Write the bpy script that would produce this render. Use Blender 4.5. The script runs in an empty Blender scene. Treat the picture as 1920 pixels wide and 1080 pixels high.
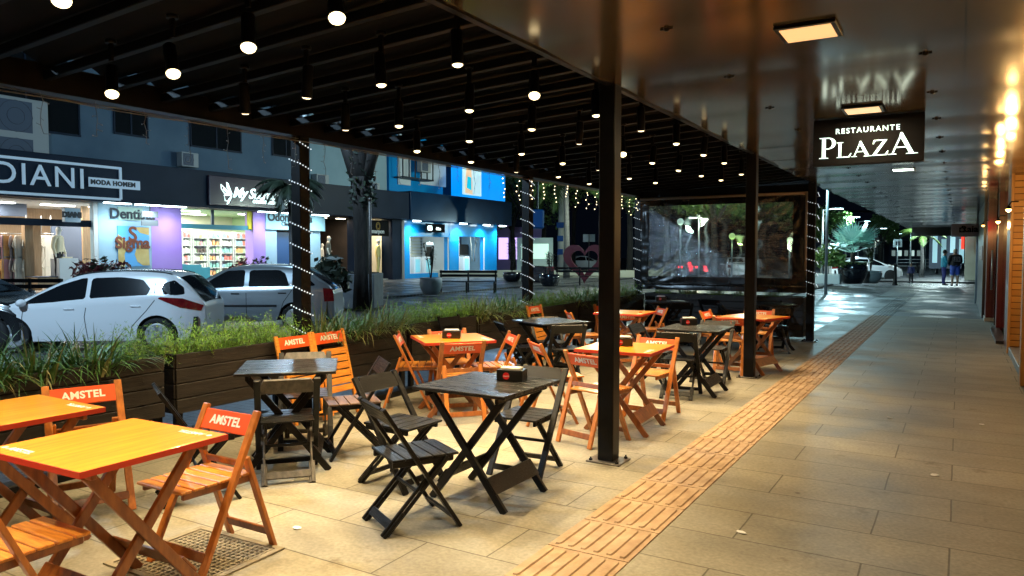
import bpy, bmesh, math, random
from mathutils import Vector, Matrix, noise
R = math.radians
S = bpy.context.scene
# ---------------------------------------------------------------- camera, world, exposure
FOC, CX, CY, CAMH = 1400.0, 960.0, 540.0, 1.5
YAW, PITCH = R(30.9), R(2.7)
cam = bpy.data.objects.new('camera', bpy.data.cameras.new('camera'))
S.collection.objects.link(cam); S.camera = cam
cam.location = (0, 0, CAMH); cam.rotation_euler = (R(90) - PITCH, 0, YAW)
cam.data.sensor_width = 36; cam.data.lens = FOC / 1920 * 36
cam.data.clip_start = 0.05; cam.data.clip_end = 800
W = bpy.data.worlds.new('World'); S.world = W; W.use_nodes = True
W.node_tree.nodes['Background'].inputs[0].default_value = (0.008, 0.014, 0.030, 1)
W.node_tree.nodes['Background'].inputs[1].default_value = 0.12
S.view_settings.view_transform = 'Standard'; S.view_settings.look = 'None'
S.view_settings.exposure = 0; S.view_settings.gamma = 1
S.cycles.use_denoising = True
S.cycles.use_adaptive_sampling = True; S.cycles.adaptive_threshold = 0.03
S.cycles.max_bounces = 7; S.cycles.diffuse_bounces = 3; S.cycles.glossy_bounces = 3
S.cycles.sample_clamp_indirect = 4; S.cycles.caustics_reflective = False; S.cycles.caustics_refractive = False
FWD = Vector((-math.sin(YAW), math.cos(YAW), 0)); RGT = Vector((math.cos(YAW), math.sin(YAW), 0))
CAM = Vector((0, 0, CAMH))
def ray(px, py):                       # direction from the tripod point through a spot of the photograph
    f = FWD * math.cos(PITCH) + Vector((0, 0, -math.sin(PITCH)))
    u = FWD * math.sin(PITCH) + Vector((0, 0, math.cos(PITCH)))
    return f + RGT * ((px - CX) / FOC) + u * ((CY - py) / FOC)
def at_z(px, py, z=0.0):
    d = ray(px, py); return CAM + d * ((z - CAMH) / d.z)
def at_x(px, py, x):
    d = ray(px, py); return CAM + d * (x / d.x)
def at_y(px, py, y):
    d = ray(px, py); return CAM + d * (y / d.y)
def at_d(px, py, D):
    d = ray(px, py); return CAM + d * (D / d.dot(FWD))
def G(lat, D, z=0):                    # metres right of / ahead of the tripod
    p = RGT * lat + FWD * D; return Vector((p.x, p.y, z))
# ---------------------------------------------------------------- objects
COL = S.collection
def tag(o, label=None, cat=None, group=None, kind=None):
    if label: o['label'] = label
    if cat: o['category'] = cat
    if group: o['group'] = group
    if kind: o['kind'] = kind
    return o
def thing(name, label, cat, loc=(0, 0, 0), rz=0, group=None):
    o = bpy.data.objects.new(name, None); COL.objects.link(o)
    o.empty_display_size = .1
    o.location = loc; o.rotation_euler = (0, 0, rz)
    return tag(o, label, cat, group)
KIDS = {}
def link(name, me, m, parent=None, loc=None):
    if m and not me.materials: me.materials.append(m)
    o = bpy.data.objects.new(name, me); COL.objects.link(o)
    if parent: o.parent = parent; KIDS.setdefault(parent.name, []).append(o)
    if loc is not None: o.location = loc
    return o
def dup(root, loc, rz=0, label=None, group=None, scale=None):
    def cp(o, par):
        c = o.copy(); COL.objects.link(c)
        if par: c.parent = par; KIDS.setdefault(par.name, []).append(c)
        for k in list(KIDS.get(o.name, [])): cp(k, c)
        return c
    r = cp(root, None); r.location = loc; r.rotation_euler = (0, 0, rz)
    if scale: r.scale = (scale,) * 3
    tag(r, label, None, group); return r
class MB:
    def __init__(s): s.bm = bmesh.new()
    def box(s, c, d, rot=None):
        M = Matrix.Translation(Vector(c)) @ (rot.to_4x4() if rot else Matrix.Identity(4)) @ Matrix.Diagonal((d[0], d[1], d[2], 1))
        bmesh.ops.create_cube(s.bm, size=1, matrix=M); return s
    def b2(s, a, b):                   # box from min corner to max corner
        a, b = Vector(a), Vector(b); d = b - a
        return s.box((a + b) / 2, (abs(d.x), abs(d.y), abs(d.z)))
    def beam(s, p, q, w, h, up=(0, 0, 1)):
        p, q = Vector(p), Vector(q); y = (q - p); L = y.length; y.normalize()
        x = y.cross(Vector(up)); x.normalize(); z = x.cross(y)
        return s.box((p + q) / 2, (w, L, h), Matrix((x, y, z)).transposed())
    def tube(s, pts, rad, n=8, caps=True):
        pts = [Vector(p) for p in pts]
        if not isinstance(rad, (list, tuple)): rad = [rad] * len(pts)
        rings = []
        ref = Vector((0.31, 0.17, 0.93))
        for i, p in enumerate(pts):
            t = (pts[min(i + 1, len(pts) - 1)] - pts[max(i - 1, 0)]).normalized()
            if abs(t.dot(ref)) > .98: ref = Vector((1, 0.1, 0))
            a = t.cross(ref).normalized(); b = t.cross(a)
            rings.append([s.bm.verts.new(p + (a * math.cos(k * 2 * math.pi / n) + b * math.sin(k * 2 * math.pi / n)) * rad[i]) for k in range(n)])
        for i in range(len(rings) - 1):
            for k in range(n):
                f = s.bm.faces.new((rings[i][k], rings[i][(k + 1) % n], rings[i + 1][(k + 1) % n], rings[i + 1][k])); f.smooth = True
        if caps:
            s.bm.faces.new(rings[0][::-1]); s.bm.faces.new(rings[-1])
        return s
    def lathe(s, prof, n=20, c=(0, 0, 0), axis='z'):
        c = Vector(c); rings = []
        for r, h in prof:
            ring = []
            for k in range(n):
                a = k * 2 * math.pi / n
                v = (r * math.cos(a), r * math.sin(a), h) if axis == 'z' else (r * math.cos(a), h, r * math.sin(a))
                ring.append(s.bm.verts.new(c + Vector(v)))
            rings.append(ring)
        for i in range(len(rings) - 1):
            for k in range(n):
                f = s.bm.faces.new((rings[i][k], rings[i][(k + 1) % n], rings[i + 1][(k + 1) % n], rings[i + 1][k])); f.smooth = True
        if prof[0][0] > 1e-4: s.bm.faces.new(rings[0][::-1])
        if prof[-1][0] > 1e-4: s.bm.faces.new(rings[-1])
        return s
    def poly(s, pts, ext=None):        # flat polygon, optionally extruded by a vector
        vs = [s.bm.verts.new(Vector(p)) for p in pts]; f = s.bm.faces.new(vs)
        if ext is not None:
            ws = [s.bm.verts.new(Vector(p) + Vector(ext)) for p in pts]; s.bm.faces.new(ws[::-1])
            n = len(vs)
            for i in range(n): s.bm.faces.new((vs[i], ws[i], ws[(i + 1) % n], vs[(i + 1) % n]))
        return s
    def mesh(s, name='m', bevel=0, smooth=False, seg=1):
        if bevel:
            bmesh.ops.bevel(s.bm, geom=[e for e in s.bm.edges], offset=bevel, segments=seg, profile=.6, affect='EDGES', clamp_overlap=True)
        bmesh.ops.recalc_face_normals(s.bm, faces=s.bm.faces)
        me = bpy.data.meshes.new(name); s.bm.to_mesh(me); s.bm.free()
        if smooth:
            for p in me.polygons: p.use_smooth = True
        return me
    def build(s, name, m, parent=None, bevel=0, smooth=False, loc=None, seg=1):
        return link(name, s.mesh(name, bevel, smooth, seg), m, parent, loc)
def struct(o): o['kind'] = 'structure'; return o
def text_mesh(body, size, ext=.002, off=0.0, spacing=1.0, shear=0.0, align='CENTER'):
    c = bpy.data.curves.new('lettering', 'FONT'); c.body = body; c.size = size; c.extrude = ext; c.offset = off
    c.space_character = spacing; c.shear = shear; c.align_x = align; c.align_y = 'CENTER'; c.resolution_u = 4
    o = bpy.data.objects.new('tmp', c); COL.objects.link(o)
    dg = bpy.context.evaluated_depsgraph_get(); me = bpy.data.meshes.new_from_object(o.evaluated_get(dg))
    bpy.data.objects.remove(o); me.name = 'lettering'; return me
# ---------------------------------------------------------------- materials
def nt(name):
    m = bpy.data.materials.new(name); m.use_nodes = True
    n = m.node_tree; b = n.nodes['Principled BSDF']; return m, n, b
def N(n, t, **k):
    x = n.nodes.new(t)
    for a, v in k.items():
        if a in x.inputs: x.inputs[a].default_value = v
        else: setattr(x, a, v)
    return x
def ramp(n, fac, stops):
    r = n.nodes.new('ShaderNodeValToRGB'); cr = r.color_ramp
    while len(cr.elements) < len(stops): cr.elements.new(.5)
    for e, (p, c) in zip(cr.elements, stops): e.position = p; e.color = (*c, 1)
    n.links.new(fac, r.inputs[0]); return r
def mat(name, c, rough=.5, metal=0, c2=None, scale=6, stretch=(1, 1, 1), bump=0, bscale=None, spec=.5, coat=0, coords='Object', rvar=0, detail=4):
    m, n, b = nt(name)
    b.inputs['Base Color'].default_value = (*c, 1); b.inputs['Roughness'].default_value = rough
    b.inputs['Metallic'].default_value = metal; b.inputs['Specular IOR Level'].default_value = spec
    b.inputs['Coat Weight'].default_value = coat; b.inputs['Coat Roughness'].default_value = .12
    if c2 or bump or rvar:
        tc = n.nodes.new('ShaderNodeTexCoord'); mp = N(n, 'ShaderNodeMapping'); mp.inputs['Scale'].default_value = stretch
        n.links.new(tc.outputs[coords], mp.inputs[0])
        oi = n.nodes.new('ShaderNodeObjectInfo'); ad = N(n, 'ShaderNodeVectorMath', operation='ADD')
        n.links.new(mp.outputs[0], ad.inputs[0])
        mu = N(n, 'ShaderNodeMath', operation='MULTIPLY'); mu.inputs[1].default_value = 37.0
        n.links.new(oi.outputs['Random'], mu.inputs[0]); n.links.new(mu.outputs[0], ad.inputs[1])
        no = N(n, 'ShaderNodeTexNoise'); no.inputs['Scale'].default_value = scale; no.inputs['Detail'].default_value = detail
        n.links.new(ad.outputs[0], no.inputs['Vector'])
        if c2:
            r = ramp(n, no.outputs[0], [(.32, c), (.68, c2)]); n.links.new(r.outputs[0], b.inputs['Base Color'])
        if rvar:
            mr = N(n, 'ShaderNodeMapRange'); mr.inputs['From Min'].default_value = .35; mr.inputs['From Max'].default_value = .65
            mr.inputs['To Min'].default_value = max(0.03, rough - rvar); mr.inputs['To Max'].default_value = min(1, rough + rvar)
            n.links.new(no.outputs[0], mr.inputs[0]); n.links.new(mr.outputs[0], b.inputs['Roughness'])
        if bump:
            nb = N(n, 'ShaderNodeTexNoise'); nb.inputs['Scale'].default_value = bscale or scale * 3; nb.inputs['Detail'].default_value = 3
            n.links.new(ad.outputs[0], nb.inputs['Vector'])
            bp = N(n, 'ShaderNodeBump'); bp.inputs['Strength'].default_value = bump; bp.inputs['Distance'].default_value = .01
            n.links.new(nb.outputs[0], bp.inputs['Height']); n.links.new(bp.outputs[0], b.inputs['Normal'])
    return m
def emit(name, c, s, base=None):
    m, n, b = nt(name); b.inputs['Base Color'].default_value = (*(base or c), 1)
    b.inputs['Emission Color'].default_value = (*c, 1); b.inputs['Emission Strength'].default_value = s; return m
M = {}
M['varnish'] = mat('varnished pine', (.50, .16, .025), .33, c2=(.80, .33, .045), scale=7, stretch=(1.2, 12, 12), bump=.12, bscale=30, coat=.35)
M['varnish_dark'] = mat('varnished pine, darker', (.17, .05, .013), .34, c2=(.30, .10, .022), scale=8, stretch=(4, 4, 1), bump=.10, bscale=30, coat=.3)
M['varnish_leg_shade'] = mat('varnished pine legs', (.36, .11, .022), .34, c2=(.58, .20, .035), scale=8, stretch=(5, 5, 1), bump=.10, bscale=30, coat=.3)  # seat varnish darkened for the legs, where little lamp light reaches
M['orange_top'] = mat('orange table top', (.76, .25, .014), .30, c2=(.86, .38, .02), scale=3, stretch=(1, 14, 1), bump=.06, bscale=20, coat=.5)
M['orange_paint'] = mat('orange paint', (.74, .075, .008), .42, c2=(.82, .11, .014), scale=9, coat=.15)
M['red_edge'] = mat('red edge paint', (.55, .045, .02), .4)
M['black_wood'] = mat('black stained wood', (.003, .003, .003), .40, c2=(.009, .008, .008), scale=7, stretch=(1.2, 12, 12), bump=.22, bscale=26, rvar=.12, spec=.26)
M['black_top'] = mat('black stained table top', (.005, .005, .005), .33, c2=(.016, .015, .014), scale=7, stretch=(1.2, 12, 12), bump=.16, bscale=26, rvar=.12)
M['worn_wood'] = mat('worn black stained wood', (.03, .026, .022), .5, c2=(.10, .085, .07), scale=7, stretch=(4, 4, 1), bump=.2, bscale=26)
M['brown_seat'] = mat('faded brown slats', (.085, .045, .025), .5, c2=(.16, .085, .05), scale=7, stretch=(1.2, 12, 12), bump=.2)
M['white_print'] = mat('white print', (.86, .84, .78), .5)
M['planter'] = mat('dark brown planks', (.008, .0065, .006), .6, c2=(.026, .020, .016), scale=5, stretch=(12, 1.1, 12), bump=.35, bscale=14, detail=8)
M['steel'] = mat('black painted steel', (.005, .005, .006), .38, c2=(.009, .009, .009), scale=9, bump=.03, spec=.16)
M['steel_grey'] = mat('bare steel plate', (.13, .12, .11), .45, metal=.5, c2=(.07, .06, .055), scale=20)
M['metal_dark'] = mat('dark lamp body', (.005, .005, .006), .4, spec=.2)
M['rib'] = mat('black roof rib', (.004, .004, .0045), .5, spec=.15)
M['fabric_roof'] = mat('black roof fabric', (.003, .0035, .005), .65, c2=(.005, .006, .009), scale=3, bump=.1, spec=.15)
M['lamp_glow'] = emit('warm lamp glow', (1, .80, .42), 5)
M['lamp_dim'] = emit('dim lamp glow', (1, .80, .5), 3)
M['bulb_warm'] = emit('warm fairy bulb', (1, .80, .45), 6)
M['bulb_cool'] = emit('cool fairy bulb', (.80, .92, 1), 1.0)
M['cable'] = mat('clear fairy light cable', (.22, .22, .22), .3)
M['dirt'] = mat('black soil', (.02, .014, .01), .9)
M['napkin'] = mat('white napkins', (.8, .79, .76), .8)
M['black_plastic'] = mat('black plastic', (.010, .010, .010), .3)
M['red_print'] = mat('red print', (.65, .01, .012), .4)
# floor: long concrete slabs laid across the walk, stained
def floor_mat():
    m, n, b = nt('concrete floor slabs'); L = n.links.new
    tc = n.nodes.new('ShaderNodeTexCoord')
    br = N(n, 'ShaderNodeTexBrick'); br.offset = .37; br.squash = 1
    for k, v in (('Scale', 1), ('Mortar Size', .005), ('Mortar Smooth', .25), ('Bias', 0), ('Brick Width', .98), ('Row Height', .435)): br.inputs[k].default_value = v
    br.inputs['Color1'].default_value = (.90, .90, .89, 1); br.inputs['Color2'].default_value = (1.07, 1.06, 1.03, 1); br.inputs['Mortar'].default_value = (.42, .40, .36, 1)
    wn = N(n, 'ShaderNodeTexNoise'); wn.inputs['Scale'].default_value = 1.7
    L(tc.outputs['Object'], wn.inputs['Vector'])
    wv = N(n, 'ShaderNodeVectorMath', operation='SCALE'); wv.inputs[3].default_value = .014; L(wn.outputs['Color'], wv.inputs[0])
    va = N(n, 'ShaderNodeVectorMath', operation='ADD'); L(tc.outputs['Object'], va.inputs[0]); L(wv.outputs[0], va.inputs[1]); L(va.outputs[0], br.inputs['Vector'])
    n1 = N(n, 'ShaderNodeTexNoise'); n1.inputs['Scale'].default_value = 1.1; n1.inputs['Detail'].default_value = 8; n1.inputs['Roughness'].default_value = .62
    L(tc.outputs['Object'], n1.inputs['Vector'])
    r1 = ramp(n, n1.outputs[0], [(.30, (.19, .18, .145)), (.5, (.29, .27, .215)), (.72, (.38, .355, .285))])
    n2 = N(n, 'ShaderNodeTexNoise'); n2.inputs['Scale'].default_value = 46; n2.inputs['Detail'].default_value = 6
    L(tc.outputs['Object'], n2.inputs['Vector']); r2 = ramp(n, n2.outputs[0], [(.3, (.80, .80, .80)), (.7, (1.12, 1.12, 1.12))])
    n3 = N(n, 'ShaderNodeTexNoise'); n3.inputs['Scale'].default_value = 2.6; n3.inputs['Detail'].default_value = 9; n3.inputs['Roughness'].default_value = .7
    L(tc.outputs['Object'], n3.inputs['Vector']); r3 = ramp(n, n3.outputs[0], [(.0, (1.05, 1.05, 1.05)), (.60, (1, 1, 1)), (.67, (.72, .68, .62)), (.76, (.5, .45, .42))])
    def mul(a, c2):
        x = N(n, 'ShaderNodeMix', data_type='RGBA', blend_type='MULTIPLY'); x.inputs[0].default_value = 1
        L(a, x.inputs[6]); L(c2, x.inputs[7]); return x.outputs[2]
    vo = N(n, 'ShaderNodeTexVoronoi'); vo.inputs['Scale'].default_value = 1.9; vo.inputs['Randomness'].default_value = 1; L(va.outputs[0], vo.inputs['Vector'])
    r4 = ramp(n, vo.outputs['Distance'], [(.018, (.45, .42, .38)), (.036, (1, 1, 1))])
    n5 = N(n, 'ShaderNodeTexNoise'); n5.inputs['Scale'].default_value = 1.0; n5.inputs['Detail'].default_value = 7
    mp5 = N(n, 'ShaderNodeMapping'); mp5.inputs['Scale'].default_value = (.8, 2.6, 1); L(tc.outputs['Object'], mp5.inputs[0]); L(mp5.outputs[0], n5.inputs['Vector'])
    r5 = ramp(n, n5.outputs[0], [(.30, (.86, .84, .80)), (.52, (1, 1, 1)), (.7, (1.05, 1.04, 1.02))])
    out = mul(mul(mul(mul(mul(r1.outputs[0], r2.outputs[0]), br.outputs['Color']), r3.outputs[0]), r4.outputs[0]), r5.outputs[0])
    L(out, b.inputs['Base Color'])
    rr = N(n, 'ShaderNodeMapRange'); rr.inputs['From Min'].default_value = .3; rr.inputs['From Max'].default_value = .7; rr.inputs['To Min'].default_value = .50; rr.inputs['To Max'].default_value = .74; b.inputs['Specular IOR Level'].default_value = .32
    L(n1.outputs[0], rr.inputs[0]); L(rr.outputs[0], b.inputs['Roughness'])
    bp = N(n, 'ShaderNodeBump'); bp.inputs['Strength'].default_value = .35; bp.inputs['Distance'].default_value = .006
    bp2 = N(n, 'ShaderNodeBump'); bp2.inputs['Strength'].default_value = .18; bp2.inputs['Distance'].default_value = .003
    inv = N(n, 'ShaderNodeMath', operation='SUBTRACT'); inv.inputs[0].default_value = 1; L(br.outputs['Fac'], inv.inputs[1])
    L(inv.outputs[0], bp.inputs['Height']); L(n2.outputs[0], bp2.inputs['Height']); L(bp.outputs[0], bp2.inputs['Normal']); L(bp2.outputs[0], b.inputs['Normal'])
    return m
M['floor'] = floor_mat()
def brick_mat(name, c1, c2, mortar, w, h, rough, ms=.01, bump=.5, rvar=0, rot=0, spec=.5):
    m, n, b = nt(name); L = n.links.new; tc = n.nodes.new('ShaderNodeTexCoord')
    mp = N(n, 'ShaderNodeMapping'); mp.inputs['Rotation'].default_value = rot if isinstance(rot, tuple) else (0, 0, rot); L(tc.outputs['Object'], mp.inputs[0])
    br = N(n, 'ShaderNodeTexBrick'); L(mp.outputs[0], br.inputs['Vector'])
    for k, v in (('Scale', 1), ('Mortar Size', ms), ('Mortar Smooth', .2), ('Brick Width', w), ('Row Height', h)): br.inputs[k].default_value = v
    br.inputs['Color1'].default_value = (*c1, 1); br.inputs['Color2'].default_value = (*c2, 1); br.inputs['Mortar'].default_value = (*mortar, 1)
    no = N(n, 'ShaderNodeTexNoise'); no.inputs['Scale'].default_value = .9; no.inputs['Detail'].default_value = 6; L(tc.outputs['Object'], no.inputs['Vector'])
    r = ramp(n, no.outputs[0], [(.3, (.6, .6, .6)), (.7, (1.25, 1.25, 1.25))])
    x = N(n, 'ShaderNodeMix', data_type='RGBA', blend_type='MULTIPLY'); x.inputs[0].default_value = 1
    L(br.outputs['Color'], x.inputs[6]); L(r.outputs[0], x.inputs[7]); L(x.outputs[2], b.inputs['Base Color'])
    b.inputs['Roughness'].default_value = rough; b.inputs['Specular IOR Level'].default_value = spec
    if rvar:
        mr = N(n, 'ShaderNodeMapRange'); mr.inputs['From Min'].default_value = .42; mr.inputs['From Max'].default_value = .58
        mr.inputs['To Min'].default_value = rough - rvar; mr.inputs['To Max'].default_value = rough + rvar
        L(no.outputs[0], mr.inputs[0]); L(mr.outputs[0], b.inputs['Roughness'])
    inv = N(n, 'ShaderNodeMath', operation='SUBTRACT'); inv.inputs[0].default_value = 1; L(br.outputs['Fac'], inv.inputs[1])
    nb = N(n, 'ShaderNodeTexNoise'); nb.inputs['Scale'].default_value = 30; L(tc.outputs['Object'], nb.inputs['Vector'])
    ad = N(n, 'ShaderNodeMath', operation='MULTIPLY_ADD'); ad.inputs[1].default_value = .6; L(nb.outputs[0], ad.inputs[0]); L(inv.outputs[0], ad.inputs[2])
    bp = N(n, 'ShaderNodeBump'); bp.inputs['Strength'].default_value = bump; bp.inputs['Distance'].default_value = .01
    L(ad.outputs[0], bp.inputs['Height']); L(bp.outputs[0], b.inputs['Normal']); return m
M['paver'] = brick_mat('wet dark pavers', (.045, .050, .058), (.07, .075, .082), (.012, .012, .013), .20, .10, .44, ms=.008, bump=.7, rvar=.16)
M['dimfloor'] = brick_mat('damp slabs darkened for low light', (.11, .115, .12), (.16, .165, .17), (.03, .03, .03), .98, .435, .46, ms=.005, bump=.25, rvar=.14)  # slab colour darkened, standing in for the lack of light up the walkway
M['asphalt'] = mat('wet asphalt', (.035, .036, .04), .35, c2=(.06, .06, .065), scale=3, bump=.5, bscale=60, rvar=.2)
M['tactile'] = mat('worn terracotta concrete tile', (.34, .22, .125), .8, c2=(.50, .355, .22), scale=9, bump=.25, bscale=90, coords='Object')
# ---------------------------------------------------------------- ground
LIFT = .004
def sheet(name, x0, y0, x1, y1, z, m, nx=1, ny=1):
    mb = MB(); mb.b2((x0, y0, z - .12), (x1, y1, z)); return struct(mb.build(name, m))
sheet('ground', -170, -40, 120, 220, -.17, M['asphalt'])
sheet('terrace_floor', -5.07, -3, .62, 13.95, 0, M['floor'])
sheet('terrace_floor', -2.35, 13.952, .62, 19.9, 0, M['floor'])
sheet('walkway', -2.35, 19.9, .62, 37.6, 0, M['dimfloor'])
sheet('plaza_pavement', -5.07, 13.95, -2.35, 37.6, -.004, M['paver'])
sheet('terrace_floor', .62, -3, 3.2, 19.9, -.002, M['floor'])
sheet('walkway', .62, 19.9, 3.2, 37.6, -.002, M['dimfloor'])
sheet('plaza_pavement', -5.6, -12, -5.07, 37.6, -.012, M['paver'])
sheet('street', -17.2, -12, -5.6, 60, -.10, M['paver'])
sheet('plaza_pavement', -29.5, -12, -17.2, 60, -.03, M['paver'])
mb = MB(); mb.b2((-5.13, -3, -.02), (-5.0, 37.6, .055)); struct(mb.build('kerb', M['steel'], bevel=.008))
# tactile strip: raised bars on 0.43 m tiles
tw = .432
def strip(i0, i1, m):
  mb = MB()
  for i in range(i0, i1):
    y0 = .30 + i * tw
    mb.b2((-1.775, y0 + .004, .0), (-1.775 + tw + .004, y0 + tw - .004, .006))
    for k in range(6):
        x = -1.775 + .040 + k * .0706
        o = [(x - .012, y0 + .03), (x + .012, y0 + .03), (x + .018, y0 + .045), (x + .018, y0 + tw - .045), (x + .012, y0 + tw - .03), (x - .012, y0 + tw - .03), (x - .018, y0 + tw - .045), (x - .018, y0 + .045)]
        vb = [mb.bm.verts.new((a, c, .006)) for a, c in o]
        vt = [mb.bm.verts.new((x + (a - x) * .72, (y0 + tw / 2) + (c - y0 - tw / 2) * .975, .0135)) for a, c in o]
        mb.bm.faces.new(vt)
        for j in range(8): mb.bm.faces.new((vb[j], vb[(j + 1) % 8], vt[(j + 1) % 8], vt[j]))
  struct(mb.build('tactile_paving', m))
strip(0, 45, M['tactile']); strip(45, 84, M['dimfloor'])  # far tiles take the slab colour darkened for low light
M['grate'] = mat('dusty concrete grate', (.20, .165, .11), .75, c2=(.30, .26, .18), scale=9)
# drain cover under the nearest orange table
gr = thing('drain_cover', 'square dark metal drain grate set in the floor under the nearest orange chair', 'drain cover', G(-1.56, 3.62), R(2))
gr.scale = (1.1, .98, 1)
mb = MB()
for s in (-1, 1):
    mb.box((s * .27, 0, .006), (.03, .57, .008)); mb.box((0, s * .27, .006), (.51, .03, .008))
mb.build('frame', M['grate'], gr)
mb = MB()
for i in range(17): mb.box((-.24 + i * .03, 0, .0045), (.011, .5, .006))
for i in range(17): mb.box((0, -.24 + i * .03, .0035), (.5, .011, .005))
mb.build('grate', M['grate'], gr)
mb = MB(); mb.box((0, 0, .001), (.5, .5, .002)); mb.build('pit', M['black_plastic'], gr)
# litter specks
for i, (px, py, c) in enumerate([(557, 991, 1), (697, 794, 1), (1668, 784, 1), (1752, 892, 1), (1862, 630, 1), (1840, 797, 1), (1390, 1000, 1)]):
    mb = MB(); random.seed(i)
    k = 7; p = [(.022 * (1 + .5 * random.random()) * math.cos(a * 2 * math.pi / k), .016 * (1 + .6 * random.random()) * math.sin(a * 2 * math.pi / k), .003 + .006 * random.random()) for a in range(k)]
    mb.poly(p, (0, 0, .0015)); o = mb.build('paper_scrap', M['napkin'], loc=at_z(px, py, 0)); o.rotation_euler[2] = i
    tag(o, ['crumpled white paper scrap on the floor beside the nearest orange chair', 'white paper scrap on the floor behind the nearest black table', 'small white fleck in the middle of the grey walkway', 'small white fleck on the walkway nearest the camera side', 'white fleck far up the walkway near the red doors', 'pale fleck on the right side of the walkway', 'tiny white fleck right of the ribbed strip'][i], 'litter', 'paper scraps on the floor')
# ---------------------------------------------------------------- pergola and canopy
XC = -2.14; ZC = 2.68
PY = [.70, 4.93, 9.15, 13.4]
for i, y in enumerate(PY[1:]):
    t = thing('steel_post', ['black square steel post with bolted base plate nearest the camera', 'second black square steel post further up beside the ribbed strip', 'black steel post at the right end of the hanging plastic curtain'][i], 'post', (XC, y, 0), 0, 'steel posts along the walkway')
    MB().b2((-.06, -.06, .012), (.06, .06, ZC + .02)).build('shaft', M['steel'], t, bevel=.006)
    MB().b2((-.13, -.11, 0.0), (.13, .11, .012)).build('base_plate', M['steel_grey'], t, bevel=.003)
    for a in (-1, 1):
        for b_ in (-1, 1):
            MB().lathe([(.014, .012), (.014, .024), (.007, .026), (.007, .036)], 6, (a * .10, b_ * .085, 0)).build('bolt', M['metal_dark'], t)
for i, y in enumerate(PY[1:]):
    t = thing('steel_post', ['dark steel post wound with fairy lights between the two nearest planters', 'second fairy-lit dark steel post on the street side', 'dark steel post at the left end of the hanging plastic curtain'][i], 'post', (-5.22, y, 0), 0, 'steel posts on the street side')
    MB().b2((-.06, -.06, 0), (.06, .06, 2.56)).build('shaft', M['steel'], t, bevel=.006)
t = thing('pergola_roof', 'dark folding fabric roof with black ribs over the terrace tables', 'pergola roof')
def zr(x): return 2.66 + .155 * (x + 5.2) / 3.06       # roof rises towards the canopy
mb = MB()
for i in range(44):
    y = -2.35 + i * .42
    if y > 15.4: break
    mb.beam((-5.18, y, zr(-5.18)), (-2.2, y, zr(-2.2)), .05, .06)
o = mb.build('rib', M['rib'], t, bevel=.004); o['kind'] = 'stuff'
mb = MB(); nx = 10
vs = {}
for i in range(38 * 6 + 1):
    y = -2.35 + i * .07; ph = (i % 6) / 6
    for j in range(nx + 1):
        x = -5.2 + 3.0 * j / nx
        vs[i, j] = mb.bm.verts.new((x, y, zr(x) + .05 + .10 * math.sin(math.pi * ph) + .012 * noise.noise(Vector((x * 2, y * 3, 0)))))
for i in range(38 * 6):
    for j in range(nx):
        f = mb.bm.faces.new((vs[i, j], vs[i + 1, j], vs[i + 1, j + 1], vs[i, j + 1])); f.smooth = True
mb.build('canvas', M['fabric_roof'], t)
MB().b2((-5.32, -3, 2.56), (-5.17, 13.6, 2.74)).build('gutter_beam', M['steel'], t, bevel=.005)
MB().b2((-2.20, -3, 2.69), (-2.145, 13.6, 2.92)).build('wall_beam', M['steel'], t, bevel=.004)
MB().b2((-5.17, 13.45, 2.50), (-2.2, 13.55, 2.66)).build('end_beam', M['steel'], t, bevel=.004)
# metal soffit: bowed glossy panels
def soffit_mat():
    m, n, b = nt('bronze glossy panels'); L = n.links.new
    tc = n.nodes.new('ShaderNodeTexCoord')
    br = N(n, 'ShaderNodeTexBrick'); br.offset = 0
    mp = N(n, 'ShaderNodeMapping'); mp.inputs['Location'].default_value = (0, -3.84 + 12.5, 0); L(tc.outputs['Object'], mp.inputs[0]); L(mp.outputs[0], br.inputs['Vector'])
    for k, v in (('Scale', 1), ('Mortar Size', .004), ('Mortar Smooth', .1), ('Brick Width', 60), ('Row Height', 1.25)): br.inputs[k].default_value = v
    br.inputs['Color1'].default_value = (.10, .074, .052, 1); br.inputs['Color2'].default_value = (.108, .08, .056, 1); br.inputs['Mortar'].default_value = (.01, .008, .006, 1)
    L(br.outputs['Color'], b.inputs['Base Color'])
    b.inputs['Metallic'].default_value = .35; b.inputs['Roughness'].default_value = .14; b.inputs['Specular IOR Level'].default_value = .7
    no = N(n, 'ShaderNodeTexNoise'); no.inputs['Scale'].default_value = 1.6; L(tc.outputs['Object'], no.inputs['Vector'])
    mr = N(n, 'ShaderNodeMapRange'); mr.inputs['To Min'].default_value = .09; mr.inputs['To Max'].default_value = .22; L(no.outputs[0], mr.inputs[0]); L(mr.outputs[0], b.inputs['Roughness'])
    return m
M['soffit'] = soffit_mat()
mb = MB(); vs = {}; nX, per = 18, 10
Y0 = 3.84 - 12.5 + 1.25 * 4
rows = int((40.5 - Y0) / 1.25) * per
for i in range(rows + 1):
    y = Y0 + i * 1.25 / per; ph = (i % per) / per; pi_ = i // per
    for j in range(nX + 1):
        x = XC + (2.9 + 2.0) * j / nX
        far = min(1, max(0, (y - 7) / 4))
        sag = -(.006 + .012 * far) * math.sin(math.pi * ph) * (1 + .5 * math.sin(pi_ * 2.3))
        sag += (.002 + .012 * far) * noise.noise(Vector((x * 1.1, y * 1.7, 3.1)))
        vs[i, j] = mb.bm.verts.new((x, y, ZC + sag))
for i in range(rows):
    for j in range(nX):
        f = mb.bm.faces.new((vs[i, j], vs[i, j + 1], vs[i + 1, j + 1], vs[i + 1, j])); f.smooth = True
struct(mb.build('ceiling', M['soffit']))
mb = MB(); mb.b2((XC, -4, ZC + .06), (3, 40.5, ZC + .5)); struct(mb.build('canopy_roof', M['steel']))
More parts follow.
